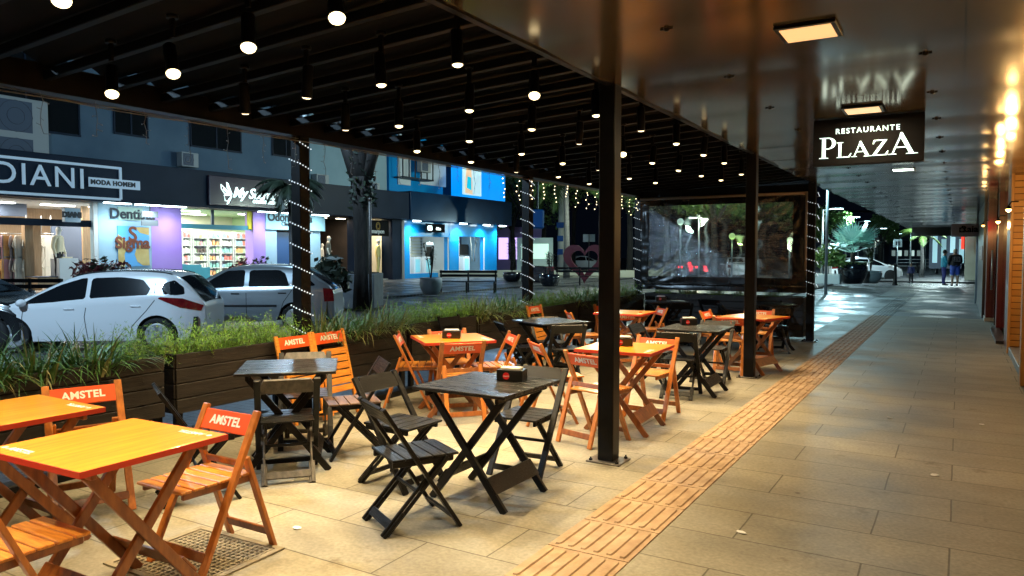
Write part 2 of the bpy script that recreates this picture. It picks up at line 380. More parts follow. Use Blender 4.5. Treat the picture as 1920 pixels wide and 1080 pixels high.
mb = MB(); mb.b2((XC - .004, -4, ZC - .012), (XC + .028, 40.5, ZC + .055)); struct(mb.build('ceiling_trim', M['steel']))
mb = MB()
for i in range(34):
    y = 3.84 - 5 + i * 1.25
    for x in (-1.35, -.2): mb.lathe([(.001, -.016), (.012, -.014), (.02, 0)], 8, (x, y, ZC)); mb.box((x, y, ZC - .004), (.07, .008, .008))
struct(mb.build('ceiling_fixings', M['metal_dark']))
# recessed square ceiling panels
for i, (x, y) in enumerate([(-.71, 4.23), (-.70, 6.73), (-.70, 11.8)]):
    t = thing('ceiling_light', ['square warm ceiling panel light nearest the camera', 'square warm ceiling panel light just before the hanging restaurant sign', 'cool white ceiling light beyond the hanging restaurant sign'][i], 'ceiling light', (x, y, ZC - .02), 0, 'ceiling panel lights')
    MB().b2((-.15, -.15, -.004), (.15, .15, .012)).build('frame', M['steel'], t, bevel=.002)
    MB().b2((-.125, -.125, -.008), (.125, .125, -.0045)).build('diffuser', emit('panel glow %d' % i, [(1, .60, .25), (1, .68, .36), (.82, 1, .86)][i], [1.0, 1.0, 6][i]), t)
def area(name, loc, size, e, col, rot=(0, 0, 0), sy=None):
    l = bpy.data.lights.new(name, 'AREA'); l.size = size; l.energy = e; l.color = col
    if sy: l.shape = 'RECTANGLE'; l.size_y = sy
    o = bpy.data.objects.new(name, l); COL.objects.link(o); o.location = loc; o.rotation_euler = rot; return o
def spot(name, loc, e, col, ang=110, blend=1, r=.03, tilt=(0, 0, 0), parent=None):
    l = bpy.data.lights.new(name, 'SPOT'); l.energy = e; l.color = col; l.spot_size = R(ang); l.spot_blend = blend; l.shadow_soft_size = r
    o = bpy.data.objects.new(name, l); COL.objects.link(o); o.location = loc; o.rotation_euler = tilt
    if parent: o.parent = parent
    return o
def point(name, loc, e, col, r=.05, parent=None):
    l = bpy.data.lights.new(name, 'POINT'); l.energy = e; l.color = col; l.shadow_soft_size = r
    o = bpy.data.objects.new(name, l); COL.objects.link(o); o.location = loc
    if parent: o.parent = parent
    return o
for x, y in [(-.7, -1.2), (-.7, 1.6), (-.71, 4.23), (-.70, 6.73)]:
    area('panel_light', (x, y, ZC - .04), .25, 19 if y < 6 else 15, (1, .76, .44))
area('panel_light', (-.7, 11.8, ZC - .04), .25, 5, (.82, 1, .9))
# adjustable spotlights: x/y in the photograph and how bright they face us
SPOTS = [(632, 35, 2), (466, 90, 2), (325, 139, 2), (210, 177, 2), (115, 2, 2), (858, 122, 1), (715, 160, 1), (575, 183, 0), (460, 212, 0),
         (880, 208, 1), (748, 237, 1), (648, 243, 0), (1002, 180, 2), (997, 243, 1), (880, 265, 1), (782, 284, 1), (883, 304, 1), (978, 289, 1), (968, 322, 0),
         (1118, 217, 1), (1168, 290, 2), (1086, 269, 0), (1055, 307, 1), (1047, 332, 1), (1105, 345, 1), (1122, 318, 0), (1202, 245, 0), (1180, 335, 1), (1223, 306, 1),
         (1229, 343, 1), (1268, 270, 1), (1272, 320, 1), (1319, 291, 1), (1315, 330, 1), (1352, 338, 1), (1358, 306, 1), (1390, 327, 1)]
def lamp_pos(px, py):
    d = ray(px, py); k = .155 / 3.06                      # plane z = 2.43 + k (x+5.2)
    z0 = 2.33
    t_ = (z0 + k * 5.2 - CAMH) / (d.z - k * d.x); return CAM + d * t_
ordw = ['first', 'second', 'third', 'fourth', 'fifth', 'sixth', 'seventh', 'eighth', 'ninth', 'tenth', 'eleventh', 'twelfth', 'thirteenth', 'fourteenth', 'fifteenth', 'sixteenth', 'seventeenth', 'eighteenth', 'nineteenth', 'twentieth', 'twenty-first', 'twenty-second', 'twenty-third', 'twenty-fourth', 'twenty-fifth', 'twenty-sixth', 'twenty-seventh', 'twenty-eighth', 'twenty-ninth', 'thirtieth', 'thirty-first', 'thirty-second', 'thirty-third', 'thirty-fourth', 'thirty-fifth', 'thirty-sixth', 'thirty-seventh', 'thirty-eighth']
rank = {p: i for i, p in enumerate(sorted(range(len(SPOTS)), key=lambda i: SPOTS[i][0]))}
body_me = MB().lathe([(.022, .19), (.032, .18), (.032, .012), (.035, .0), (.029, .0), (.026, .012)], 20).mesh('body')
glow_me = MB().lathe([(.001, -.010), (.018, -.008), (.027, -.001), (.029, .006)], 16).mesh('lens')
glow_me2 = glow_me.copy()
glow_me3 = MB().lathe([(.001, -.020), (.020, -.017), (.032, -.006), (.036, .004), (.030, .012)], 18).mesh('lens')
brk_me = MB().box((0, 0, .235), (.03, .012, .10)).lathe([(.03, .28), (.03, .30)], 14).mesh('bracket')
for i, (px, py, k) in enumerate(SPOTS):
    p = lamp_pos(px, py)
    word = {2: 'glaring', 1: 'lit', 0: 'turned-away'}[k]
    t = thing('spotlight', '%s black tube spotlight under the roof, %s from the left of all' % (word, ordw[rank[i]]), 'spotlight', p, 0, 'spotlights under the pergola roof')
    random.seed(i)
    # tip the tube: bright ones lean towards the viewer
    lean = {2: .50, 1: .12, 0: -.25}[k]
    d = Vector((-p.x, -p.y, 0)).normalized() * lean + Vector((random.uniform(-.08, .08), random.uniform(-.08, .08), -1)); d.normalize()
    q = Vector((0, 0, -1)).rotation_difference(d)
    for nme, me, mm in (('body', body_me, M['metal_dark']), ('lens', glow_me2 if k == 0 else glow_me3 if k == 2 else glow_me, M['lamp_dim'] if k == 0 else M['lamp_glow'])):
        o = link(nme, me, mm, t); o.rotation_mode = 'QUATERNION'; o.rotation_quaternion = q
    o = link('bracket', brk_me, M['rib'], t)
    s = spot('spot_beam', d * .02, 102, (1, .74, .39), 92, .75, .03, parent=t); s.rotation_mode = 'QUATERNION'; s.rotation_quaternion = q
for x, y in [(-2.5, .9), (-3.4, .9), (-4.3, .9), (-2.5, -.5), (-3.9, -.5), (-3.7, 1.7), (-4.5, 1.8), (-3.2, 3.9), (-4.4, 4.4)]:
    spot('spot_beam', (x, y, 2.42), 104, (1, .74, .39), 92, .75, .03)
# ---------------------------------------------------------------- folding furniture
AM = text_mesh('AMSTEL', .062, .0006, .0022, 1.06)
AM_T = text_mesh('AMSTEL', .045, .0004, .0016, 1.06)
def leg(mb, p, q, w=.02, d=.042): mb.beam(p, q, w, d, up=(1, 0, 0)); return mb
def bar(mb, y, z, x, w, h, tilt=0):
    return mb.box((0, y, z), (2 * x, w, h), Matrix.Rotation(tilt, 3, 'X'))
def orange_chair(loc, rz, label, group):
    t = thing('folding_chair', label, 'chair', loc, rz, group); V, D_ = M['varnish'], M['varnish_dark']
    top, foot = Vector((0, -.18, .72)), Vector((0, .16, 0)); u = (top - foot).normalized()
    for s in (-1, 1):
        leg(MB(), foot + Vector((s * .19, 0, 0)), top + Vector((s * .19, 0, 0)), .022, .04).build('front_leg', M['varnish_leg_shade'], t, bevel=.005, seg=2)
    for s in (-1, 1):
        leg(MB(), (s * .165, -.29, 0), (s * .165, -.125, .50), .022, .038).build('rear_leg', M['varnish_leg_shade'], t, bevel=.005, seg=2)
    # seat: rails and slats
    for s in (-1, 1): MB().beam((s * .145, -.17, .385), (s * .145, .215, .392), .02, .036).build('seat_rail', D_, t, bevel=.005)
    mb = MB()
    for k in range(6):
        y = -.135 + k * .068
        mb.box((0, y, .412), (.335, .058, .014))
    mb.build('seat', V, t, bevel=.003)
    ang = math.atan2(-u.y, u.z)
    c = foot + u * (.735 / u.z * .0 + .72)           # centre of the top rail along the stiles
    Mx = Matrix.Rotation(ang, 3, 'X')
    b_ = MB().box(c, (.36, .014, .105), Mx).build('backrest', M['orange_paint'], t, bevel=.003)
    nrm = Mx @ Vector((0, 1, 0))
    for s, nm in ((1, 'lettering'), (-1, 'lettering')):
        o = link('lettering', AM, M['white_print'], b_)
        o.location = c + nrm * (.0082 * s)
        o.rotation_euler = (R(90) + ang, 0, R(180)) if s > 0 else (R(90) + ang, 0, 0)
        if s > 0:
            X = Vector((-1, 0, 0)); Z = nrm; Y = Z.cross(X)
        else:
            X = Vector((1, 0, 0)); Z = -nrm; Y = Z.cross(X)
        o.rotation_euler = Matrix((X, Y, Z)).transposed().to_euler()
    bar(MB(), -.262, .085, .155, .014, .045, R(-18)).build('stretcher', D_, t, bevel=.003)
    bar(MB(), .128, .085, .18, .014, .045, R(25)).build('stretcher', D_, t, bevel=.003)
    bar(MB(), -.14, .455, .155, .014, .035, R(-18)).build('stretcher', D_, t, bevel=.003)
    return t
def notch_board(w, h, th):                                # top rail with scooped corners
    p = [(-w, -h), (w, -h), (w, h * .25)]
    for k in range(5):
        a = R(-90 - k * 22.5); p.append((w - .004 + .0 + .032 * math.cos(a) , h * .25 + .034 + .030 * math.sin(a)))
    p2 = [(-x, y) for x, y in reversed(p[2:])]
    return p + [(w - .045, h + .012)] + [(-w + .045, h + .012)] + p2
def black_chair(loc, rz, label, group, seat='black_wood', legs='black_wood'):
    t = thing('folding_chair', label, 'chair', loc, rz, group); K = M['black_wood']
    top, foot = Vector((0, -.215, .69)), Vector((0, .225, 0)); u = (top - foot).normalized()
    for s in (-1, 1):
        leg(MB(), foot + Vector((s * .185, 0, 0)), top + Vector((s * .185, 0, 0)), .022, .042).build('front_leg', K, t, bevel=.005, seg=2)
    for s in (-1, 1):
        mb = MB()                                         # slotted rear leg: two strips joined at the ends
        a, b_ = Vector((s * .15, -.205, 0)), Vector((s * .15, .165, .39)); v = (b_ - a).normalized(); n_ = Vector((0, -v.z, v.y))
        leg(mb, a + n_ * .013, b_ + n_ * .013, .02, .015); leg(mb, a - n_ * .013, b_ - n_ * .013, .02, .015)
        leg(mb, a, a + v * .16, .0195, .040); leg(mb, a + v * .30, b_, .0195, .040)
        mb.build('rear_leg', M[legs], t, bevel=.003)
    for s in (-1, 1): MB().beam((s * .145, -.15, .375), (s * .145, .205, .375), .02, .034).build('seat_rail', K, t, bevel=.004)
    mb = MB()
    for k in range(5): mb.box((0, -.118 + k * .078, .399), (.335, .072, .014))
    mb.build('seat', M[seat], t, bevel=.003)
    ang = math.atan2(-u.y, u.z); Mx = Matrix.Rotation(ang, 3, 'X'); c = foot + u * (.755)
    p = [c + Mx @ Vector((x, -.009, z)) for x, z in notch_board(.19, .05, .016)]
    MB().poly(p, Mx @ Vector((0, .016, 0))).build('backrest', M['black_wood'] if legs != 'worn_wood' else M['worn_wood'], t)
    bar(MB(), -.165, .055, .145, .014, .05, R(-40)).build('stretcher', M[legs], t, bevel=.003)
    bar(MB(), .19, .055, .17, .014, .04, R(30)).build('stretcher', K, t, bevel=.003)
    bar(MB(), -.01, .215, .145, .014, .02).build('stretcher', K, t, bevel=.003)
    return t
def table(loc, rz, label, group, kind):
    t = thing('folding_table', label, 'table', loc, rz, group)
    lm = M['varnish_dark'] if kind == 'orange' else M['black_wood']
    h = .70; s_ = .33
    if kind == 'orange':
        MB().b2((-s_, -s_, h - .024), (s_, s_, h)).build('tabletop', M['orange_top'], t, bevel=.003)
        mb = MB()
        for a in (-1, 1):
            mb.b2((a * s_ - .002 if a > 0 else -s_ - .002, -s_ - .002, h - .026), (a * s_ + .002, s_ + .002, h - .001))
            mb.b2((-s_, a * s_ - .002, h - .026), (s_, a * s_ + .002, h - .001))
        mb.build('edge_band', M['red_edge'], t)
        for a in (-1, 1):
            o = link('lettering', AM_T, M['white_print'], t); o.location = (a * .27, -a * .17, h + .0008); o.rotation_euler = (0, 0, R(90) if a > 0 else R(-90))
            o = MB().lathe([(.013, 0), (.013, .001)], 12).build('emblem', M['white_print'], t, loc=(a * .27, -a * .285, h + .0003))
    else:
        mb = MB()
        for k in range(6): mb.b2((-s_, -s_ + k * .11 + .0012, h - .02), (s_, -s_ + (k + 1) * .11 - .0012, h))
        mb.build('tabletop', M['black_top'], t, bevel=.0025)
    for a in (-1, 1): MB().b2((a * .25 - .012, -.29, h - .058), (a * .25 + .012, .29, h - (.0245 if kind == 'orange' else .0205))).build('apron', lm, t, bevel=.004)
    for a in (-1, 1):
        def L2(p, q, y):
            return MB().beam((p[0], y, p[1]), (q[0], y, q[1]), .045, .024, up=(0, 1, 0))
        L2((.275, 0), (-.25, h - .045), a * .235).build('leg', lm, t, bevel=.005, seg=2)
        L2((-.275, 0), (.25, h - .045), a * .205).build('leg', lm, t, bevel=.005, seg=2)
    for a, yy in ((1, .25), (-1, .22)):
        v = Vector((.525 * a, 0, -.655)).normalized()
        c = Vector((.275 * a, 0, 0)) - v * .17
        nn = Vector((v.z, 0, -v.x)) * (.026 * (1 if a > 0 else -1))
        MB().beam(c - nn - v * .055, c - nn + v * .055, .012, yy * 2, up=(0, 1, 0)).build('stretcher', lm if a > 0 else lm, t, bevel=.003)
    return t
def tb(a, b, hint, kind, label, group):
    """table from two photographed corners of its top (the edge the crossed legs run along) and a spot on the top"""
    A, B, H = at_z(*a, .70), at_z(*b, .70), at_z(*hint, .70)
    A.z = B.z = H.z = 0
    x = (B - A).normalized(); y = Vector((-x.y, x.x, 0))
    if (H - A).dot(y) < 0: y = -y; x = -x
    c = (A + B) / 2 + y * .33
    table(c, math.atan2(x.y, x.x), label, group, kind); return c
def ch(kind, p1, p2, face, label, group, **k):
    zt, off = (.72, .18) if kind == 'orange' else (.69, .215)
    A, B = at_z(*p1, zt), at_z(*p2, zt); A.z = B.z = 0
    w = (B - A).normalized(); n_ = Vector((-w.y, w.x, 0)); m_ = (A + B) / 2
    if (n_.dot(-m_) > 0) != (face == 'cam'): n_ = -n_
    return (orange_chair if kind == 'orange' else black_chair)(m_ + n_ * off, math.atan2(n_.y, n_.x) - math.pi / 2, label, group, **k)
def chc(kind, lat, D, fl, fd, label, group, **k):
    n_ = (RGT * fl + FWD * fd).normalized()
    return (orange_chair if kind == 'orange' else black_chair)(G(lat, D), math.atan2(n_.y, n_.x) - math.pi / 2, label, group, **k)
OT, BT = 'orange folding tables', 'black folding tables'
OC, BC = 'orange folding chairs', 'black folding chairs'
tb((151, 885), (425, 814), (265, 784), 'orange', 'orange table in the near left foreground with a drain grate beneath it', OT)
tb((0, 798), (135, 774), (61, 748), 'orange', 'orange table cut off by the left edge of the picture', OT)
T2 = tb((775, 724), (941, 744), (1043, 710), 'black', 'black table in the foreground carrying a napkin holder, clear of any planter', BT)
tb((441, 702), (626, 696), (630, 671), 'black', 'black table with glossy slats standing by the planter in front of leaning orange chairs', BT)
T4 = tb((801, 643), (927, 638), (907, 625), 'orange', 'small orange table with a napkin holder near the planter, between four orange chairs', OT)
tb((1020, 608), (1104, 603), (1080, 594), 'black', 'black table left of the nearest steel post, in front of a leaning orange chair', BT)
T6 = tb((1080, 654), (1216, 663), (1266, 647), 'orange', 'orange table right behind the nearest steel post', OT)
T7 = tb((1233, 616), (1347, 622), (1378, 608), 'black', 'black table with a napkin holder just left of the second steel post', BT)
tb((1344, 593), (1433, 599), (1463, 587), 'orange', 'orange table behind the second steel post', OT)
tb((1108, 586), (1206, 590), (1214, 584), 'orange', 'orange table beside the planter left of the plastic curtain', OT)
T10 = tb((1221, 567), (1293, 567), (1290, 560), 'black', 'black table standing right under the plastic curtain on its left half', BT)
tb((1417, 572), (1497, 573), (1508, 568), 'black', 'black table under the right end of the plastic curtain', BT)
# chairs
chc('orange', -1.90, 2.74, .5, .86, 'orange chair cut by the lower left corner, only seat and legs in view', OC)
ch('orange', (392, 756), (480, 770), 'cam', 'varnished orange chair at the right side of the foreground orange table, over the drain grate', OC)
ch('orange', (84, 725), (220, 712), 'cam', 'orange chair behind the foreground table with its bright back board against the planter', OC)
ch('orange', (828, 641), (909, 638), 'away', 'orange chair with its back to us in front of the small orange table', OC)
ch('orange', (803, 618), (871, 615), 'cam', 'orange chair tucked behind the small orange table, against the planter', OC)
chc('orange', -.95, 7.26, 1, 0.05, 'orange chair seen from the side, left of the small orange table', OC)
ch('orange', (954, 619), (976, 628), 'cam', 'orange chair tilted on the right side of the small orange table', OC)
ch('orange', (990, 635), (1013, 644), 'away', 'orange chair seen edge-on behind the foreground black table', OC)
chc('orange', .689, 5.95, .73, .68, 'orange chair left of the nearest steel post with a sticker on its rear rail', OC)
ch('orange', (1197, 628), (1273, 633), 'cam', 'pale orange chair at the right side of the table behind the nearest steel post', OC)
ch('orange', (1052, 579), (1078, 589), 'away', 'small orange chair by the planter behind the left black table', OC)
ch('orange', (1150, 585), (1203, 584), 'away', 'orange chair in front of the orange table beside the planter', OC)
ch('orange', (1108, 571), (1165, 570), 'cam', 'orange chair partly hidden by the nearest steel post, next to the planter', OC)
ch('orange', (1236, 574), (1250, 577), 'cam', 'side-on orange chair between the orange planter table and the black table with holder', OC)
ch('orange', (1310, 583), (1332, 579), 'cam', 'small orange chair turned sideways behind the black table left of the second post', OC)
ch('orange', (1341, 592), (1396, 594), 'away', 'orange chair in front of the orange table at the second steel post', OC)
ch('orange', (1397, 578), (1452, 580), 'cam', 'orange chair behind the orange table at the second steel post', OC)
ch('black', (478, 714), (598, 708), 'away', 'black chair, back to us with pale worn legs, before the glossy slatted table', BC, legs='worn_wood')
ch('black', (527, 662), (617, 659), 'cam', 'black chair behind the glossy slatted table with a dusty scooped back', BC, legs='worn_wood')
chc('black', -1.95, 4.55, .86, .5, 'black chair seen from the side between the two nearest planters and the slatted table', BC)
chc('black', -1.165, 5.56, -.93, -.36, 'black chair with faded brown seat slats seen from the side in the middle', BC, seat='brown_seat')
ch('black', (667, 708), (735, 695), 'cam', 'black chair behind the nearest black chair, left of the foreground black table', BC)
ch('black', (674, 745), (718, 768), 'away', 'nearest black chair, turned right towards the foreground black table', BC)
ch('black', (973, 684), (1061, 691), 'cam', 'black chair at the right side of the foreground black table', BC)
ch('black', (991, 595), (1044, 593), 'cam', 'black chair tucked behind the black table left of the nearest post', BC, legs='worn_wood')
ch('black', (1038, 610), (1098, 609), 'away', 'black chair in front of the black table left of the nearest post', BC)
ch('black', (1176, 610), (1203, 604), 'cam', 'black chair turned sideways right of the nearest steel post', BC)
ch('black', (1232, 622), (1304, 625), 'away', 'black chair, back to us, before the table left of the second post', BC)
ch('black', (1314, 600), (1379, 603), 'cam', 'black chair right behind the table left of the second steel post', BC)
ch('black', (1436, 577), (1491, 577), 'away', 'pale-legged black chair before the table at the curtain right end', BC, legs='worn_wood')
ch('black', (1420, 563), (1466, 563), 'cam', 'black chair behind the table at the curtain right end', BC)
ch('black', (1254, 569), (1299, 569), 'away', 'black chair in front of the dark table under the curtain', BC)
ch('black', (1318, 561), (1338, 562), 'away', 'black chair turned sideways right under the curtain middle', BC)
ch('black', (1342, 567), (1356, 572), 'away', 'black chair leaning back left of the second steel post, below the curtain', BC)
chc('black', .05, 8.7, 1, .3, 'black chair seen from the side behind the edge-on orange chair', BC)
ch('black', (1212, 556), (1250, 556), 'cam', 'black chair against the wooden box under the left half of the curtain', BC)
# folded chairs leaning on the planters
def folded(loc, rz, kind, label, group):
    t = thing('folding_chair', label, 'chair', loc, rz, group)
    V = M['varnish'] if kind == 'orange' else M['black_wood']; P = M['orange_paint'] if kind == 'orange' else M['black_wood']
    ln = R(14)                                            # leans back against the planks (towards local -y)
    Mx = Matrix.Rotation(ln, 3, 'X')
    def q(x, y, z): return Mx @ Vector((x, y, z))
    for s in (-1, 1): MB().beam(q(s * .19, 0, 0), q(s * .19, 0, .80), .022, .04, up=(1, 0, 0)).build('front_leg', V, t, bevel=.005)
    for s in (-1, 1): MB().beam(q(s * .165, .03, .02), q(s * .165, .03, .56), .022, .03, up=(1, 0, 0)).build('rear_leg', V, t, bevel=.005)
    mb = MB()
    for k in range(6): mb.box(q(0, .035, .25 + k * .069), (.30, .014, .058), Mx)
    mb.build('seat', V, t, bevel=.003)
    b_ = MB().box(q(0, 0, .73), (.36, .014, .105), Mx).build('backrest', P, t, bevel=.003)
    if kind == 'orange':
        nrm = Mx @ Vector((0, 1, 0)); o = link('lettering', AM, M['white_print'], b_); X = Vector((-1, 0, 0))
        o.location = q(0, .0082, .73); o.rotation_euler = Matrix((X, nrm.cross(X), nrm)).transposed().to_euler()
    MB().box(q(0, .03, .07), (.30, .014, .045), Mx).build('stretcher', V, t, bevel=.003)
    return t
for y, k, lab in [(4.60, 'orange', 'folded orange chair leaning on the planter, left one of the pair behind the slatted table'), (5.02, 'orange', 'folded orange chair leaning on the planter, right one of the pair with its slats showing'),
                  (8.92, 'orange', 'folded orange chair leaning on the planter by the second fairy-lit post'), (6.93, 'black', 'folded black chair leaning on the planter behind the small orange table')]:
    folded(Vector((-4.80, y, .01)), R(-90), k, lab, 'folded chairs leaning on the planters')
# napkin holders
LOGO = text_mesh('Coca-Cola', .011, .0003, .0003, .8, .3)
def napkin(px, py, rz, label):
    t = thing('napkin_holder', label, 'napkin holder', at_z(px, py, .70), rz, 'napkin holders on the tables')
    MB().b2((-.085, -.055, .001), (.085, .055, .072)).build('box', M['black_plastic'], t, bevel=.006, seg=2)
    mb = MB()
    for k in range(5): mb.box((0, -.03 + k * .014, .078 + .002 * (k % 2)), (.13, .010, .012))
    mb.build('napkins', M['napkin'], t, bevel=.002)
    b_ = MB().lathe([(.022, -.0562), (.022, -.0550)], 20, (-.02, 0, .034), 'y').build('badge', M['red_print'], t)
    o = link('lettering', LOGO, M['white_print'], b_); o.location = (-.02, -.0566, .034); o.rotation_euler = (R(90), 0, 0)
napkin(960, 713, R(12), 'black napkin holder with a red round badge on the foreground black table')
napkin(847, 634, R(30), 'black napkin holder on the small orange table near the planter')
napkin(1168, 648, R(20), 'black napkin holder on the orange table, half hidden by the nearest post')
napkin(1291, 609, R(30), 'black napkin holder on the black table left of the second post')
napkin(1239, 564, R(30), 'black napkin holder on the dark table under the curtain')
# ---------------------------------------------------------------- planters
PL = [(-.75, .62), (.70, 2.02), (2.10, 3.40), (3.50, 4.82), (5.02, 6.24), (6.32, 7.58), (7.66, 9.0), (9.24, 10.42), (10.50, 11.80), (11.88, 13.25)]
pw = ['', 'cut off at the left edge of the picture', 'nearest whole one, with long grass against the white car', 'second whole one, with bright ferny plants left of the fairy-lit post', 'right of the nearest fairy-lit post, with arching grass', 'behind the small orange table, with ferny plants', 'just before the second fairy-lit post', 'just beyond the second fairy-lit post', 'behind the orange planter table', 'last one before the plastic curtain']
for i, (y0, y1) in enumerate(PL):
    if i == 0: continue
    t = thing('planter_box', 'dark plank planter box, ' + pw[i], 'planter', (-5.05, (y0 + y1) / 2, 0), 0, 'plank planters along the terrace edge')
    hw = (y1 - y0) / 2
    mb = MB()
    for k in range(4):
        z0 = .28 + k * .115
        for x in (0, -.38): mb.b2((x - .014, -hw, z0), (x + .008, hw, z0 + .108))
        for s in (-1, 1): mb.b2((-.36, s * hw - .01, z0), (-.014, s * hw + .01, z0 + .108))
    mb.build('planks', M['planter'], t, bevel=.004)
    for x in (-.03, -.36):
        for s in (-1, 1):
            MB().b2((x - .03, s * (hw - .035) - .03, 0.0), (x + .015, s * (hw - .035) + .03, .73)).build('leg', M['steel'], t, bevel=.004)
    MB().b2((-.36, -hw + .02, .40), (-.015, hw - .02, .68)).build('soil', M['dirt'], t)
# plants
M['grass1'] = mat('long grass blades', (.04, .13, .03), .5, c2=(.11, .25, .06), scale=30)
M['grass2'] = mat('dry grass blades', (.32, .30, .13), .6, c2=(.20, .22, .08), scale=30)
M['grass3'] = mat('pale variegated blades', (.10, .20, .05), .5, c2=(.26, .32, .12), scale=22)
M['fern'] = mat('bright ferny leaves', (.15, .34, .03), .55, c2=(.32, .50, .06), scale=25)
for k in ('grass1', 'grass2', 'fern'): M[k].node_tree.nodes['Principled BSDF'].inputs['Subsurface Weight'].default_value = 0
def blade(bm, base, dirv, L, w, droop, n=5):
    dirv = Vector(dirv); side = Vector((-dirv.y, dirv.x, 0)).normalized() * w
    prev = None; p = Vector(base); v = Vector(dirv).normalized()
    for k in range(n + 1):
        ww = side * (1 - (k / n) ** 1.6 * .95)
        a, b_ = bm.verts.new(p - ww), bm.verts.new(p + ww)
        if prev: f = bm.faces.new((prev[0], prev[1], b_, a)); f.smooth = True
        prev = (a, b_); p = p + v * (L / n); v = (v + Vector((0, 0, -droop / n))).normalized()
def grass_clump(seed, n=250, h=.31, spread=.18, mix=.17):
    random.seed(seed); a, b_ = MB(), MB()
    for i in range(n):
        th = random.uniform(0, 2 * math.pi); r = random.random() ** .5 * spread; out = random.uniform(.15, 1.3)
        base = (r * math.cos(th), r * math.sin(th) * 1.2, 0); d = Vector((math.cos(th + random.uniform(-.5, .5)) * out, math.sin(th + random.uniform(-.5, .5)) * out, 1.15))
        blade((b_ if random.random() < mix else a).bm, base, d, h * random.uniform(.6, 1.35), random.uniform(.004, .0095), random.uniform(.7, 2.6))
    return a.mesh('blades'), b_.mesh('dry_blades')
def fern_clump(seed, n=70, h=.26, spread=.22):
    random.seed(seed); a, b_ = MB(), MB()
    for i in range(n):
        th = random.uniform(0, 2 * math.pi); r = random.random() ** .5 * spread
        p = Vector((r * math.cos(th) * .8, r * math.sin(th) * 1.5, 0)); d = Vector((random.uniform(-.6, .6), random.uniform(-.6, .6), 1)).normalized(); L = h * random.uniform(.6, 1.3)
        for k in range(17):
            q = p + d * (L * (k + 1) / 17) + Vector((random.uniform(-.035, .035), random.uniform(-.035, .035), random.uniform(-.01, .01)))
            for _ in range(4):
                e = Vector((random.uniform(-1, 1), random.uniform(-1, 1), random.uniform(-.3, .8))).normalized() * random.uniform(.018, .04)
                w = Vector((-e.y, e.x, random.uniform(-.01, .01))).normalized() * .0035
                a.poly([q - w, q + w, q + e])
        blade(b_.bm, p, d, L, .0022, .2, 3)
    return a.mesh('leaves'), b_.mesh('stems')
GM = [grass_clump(s) for s in range(4)]; FM = [fern_clump(s + 20) for s in range(3)]
def plant(kind, y, i, label, x=-5.24, sc=1, z=.645):
    if kind == 'g':
        t = thing('grass_plant', label, 'plant', (x, y, z), i * 1.7, 'plants in the planter boxes'); a, b_ = GM[i % 4]; a = a.copy()
        link('blades', a, M['grass1'] if y < 5 or i % 3 == 0 else M['grass3'], t); link('dry_blades', b_, M['grass2'], t)
    else:
        t = thing('fern_plant', label, 'plant', (x, y, z), 0, 'plants in the planter boxes'); a, b_ = FM[i % 3]
        link('leaves', a, M['fern'], t); link('stems', b_, M['grass2'], t)
    t.scale = (sc,) * 3; return t
seq = [('g', .9), ('g', 1.3), ('g', 1.75), ('g', 2.25), ('g', 2.6), ('g', 2.95), ('f', 3.30), ('f', 3.62), ('f', 3.95), ('f', 4.3), ('f', 4.65), ('g', 5.15), ('g', 5.45), ('g', 5.8), ('g', 6.1), ('f', 6.45), ('f', 6.8), ('f', 7.15), ('f', 7.5), ('g', 7.8), ('g', 8.15), ('g', 8.5), ('g', 8.85),
       ('f', 9.35), ('f', 9.75), ('f', 10.15), ('g', 10.6), ('g', 11.0), ('f', 11.4), ('g', 11.75), ('f', 12.1), ('g', 12.5), ('f', 12.9)]
sp = {'g': 'arching long-leaved grass tuft', 'f': 'bright green ferny tuft'}
for i, (k, y) in enumerate(seq):
    plant(k, y, i, '%s in the planters, %s plant from the left' % (sp[k], ordw[i]), sc=(1.08 if k == 'g' else 1.0) * (1 if y < 9 else .95))
# ---------------------------------------------------------------- fairy lights
bulb_me = MB().lathe([(.001, -.006), (.006, -.002), (.006, .004), (.001, .008)], 6).mesh('bulb')
bulb_c = bulb_me.copy(); bulb_off = bulb_me.copy(); M['bulb_off'] = mat('unlit bulb', (.4, .4, .4), .3)
def wrap(x, y, z0, z1, pitch, lab, hw=.066):
    t = thing('fairy_lights', lab, 'fairy lights', (x, y, 0), 0, 'fairy light strings wound round posts'); pts = []
    n = int((z1 - z0) / pitch * 8)
    cor = [(hw, -hw), (hw, 0), (hw, hw), (0, hw), (-hw, hw), (-hw, 0), (-hw, -hw), (0, -hw)]
    for i in range(n + 1):
        a, b_ = cor[i % 8]; pts.append((a, b_, z1 - (z1 - z0) * i / n))
    MB().tube(pts, .003, 5).build('cable', M['cable'], t)
    for i in range(0, n * 2):
        k = i / 2; a, b_ = Vector(pts[int(k)]), Vector(pts[min(int(k) + 1, n)]); q = a.lerp(b_, k - int(k))
        if i % 16 in (0, 1, 2, 3, 4, 12, 13, 14, 15): link('bulb', bulb_c, M['bulb_cool'], t, q * 1.0 + Vector((.004 if q.x > 0 else -.004, 0, 0)))
wrap(-5.22, PY[1], .75, 2.5, .19, 'fairy light string wound round the nearest street-side post')
wrap(-5.22, PY[2], .75, 2.5, .19, 'fairy light string wound round the second street-side post')
wrap(-5.22, PY[3], .75, 2.5, .19, 'fairy light string wound round the post left of the curtain')
wrap(XC + .02, PY[3], .75, 2.5, .19, 'fairy light string wound round the post right of the curtain', .075)
t = thing('eave_cable', 'pale cable bundle sagging along the roof edge above the street', 'cable', (-5.15, 0, 2.55))
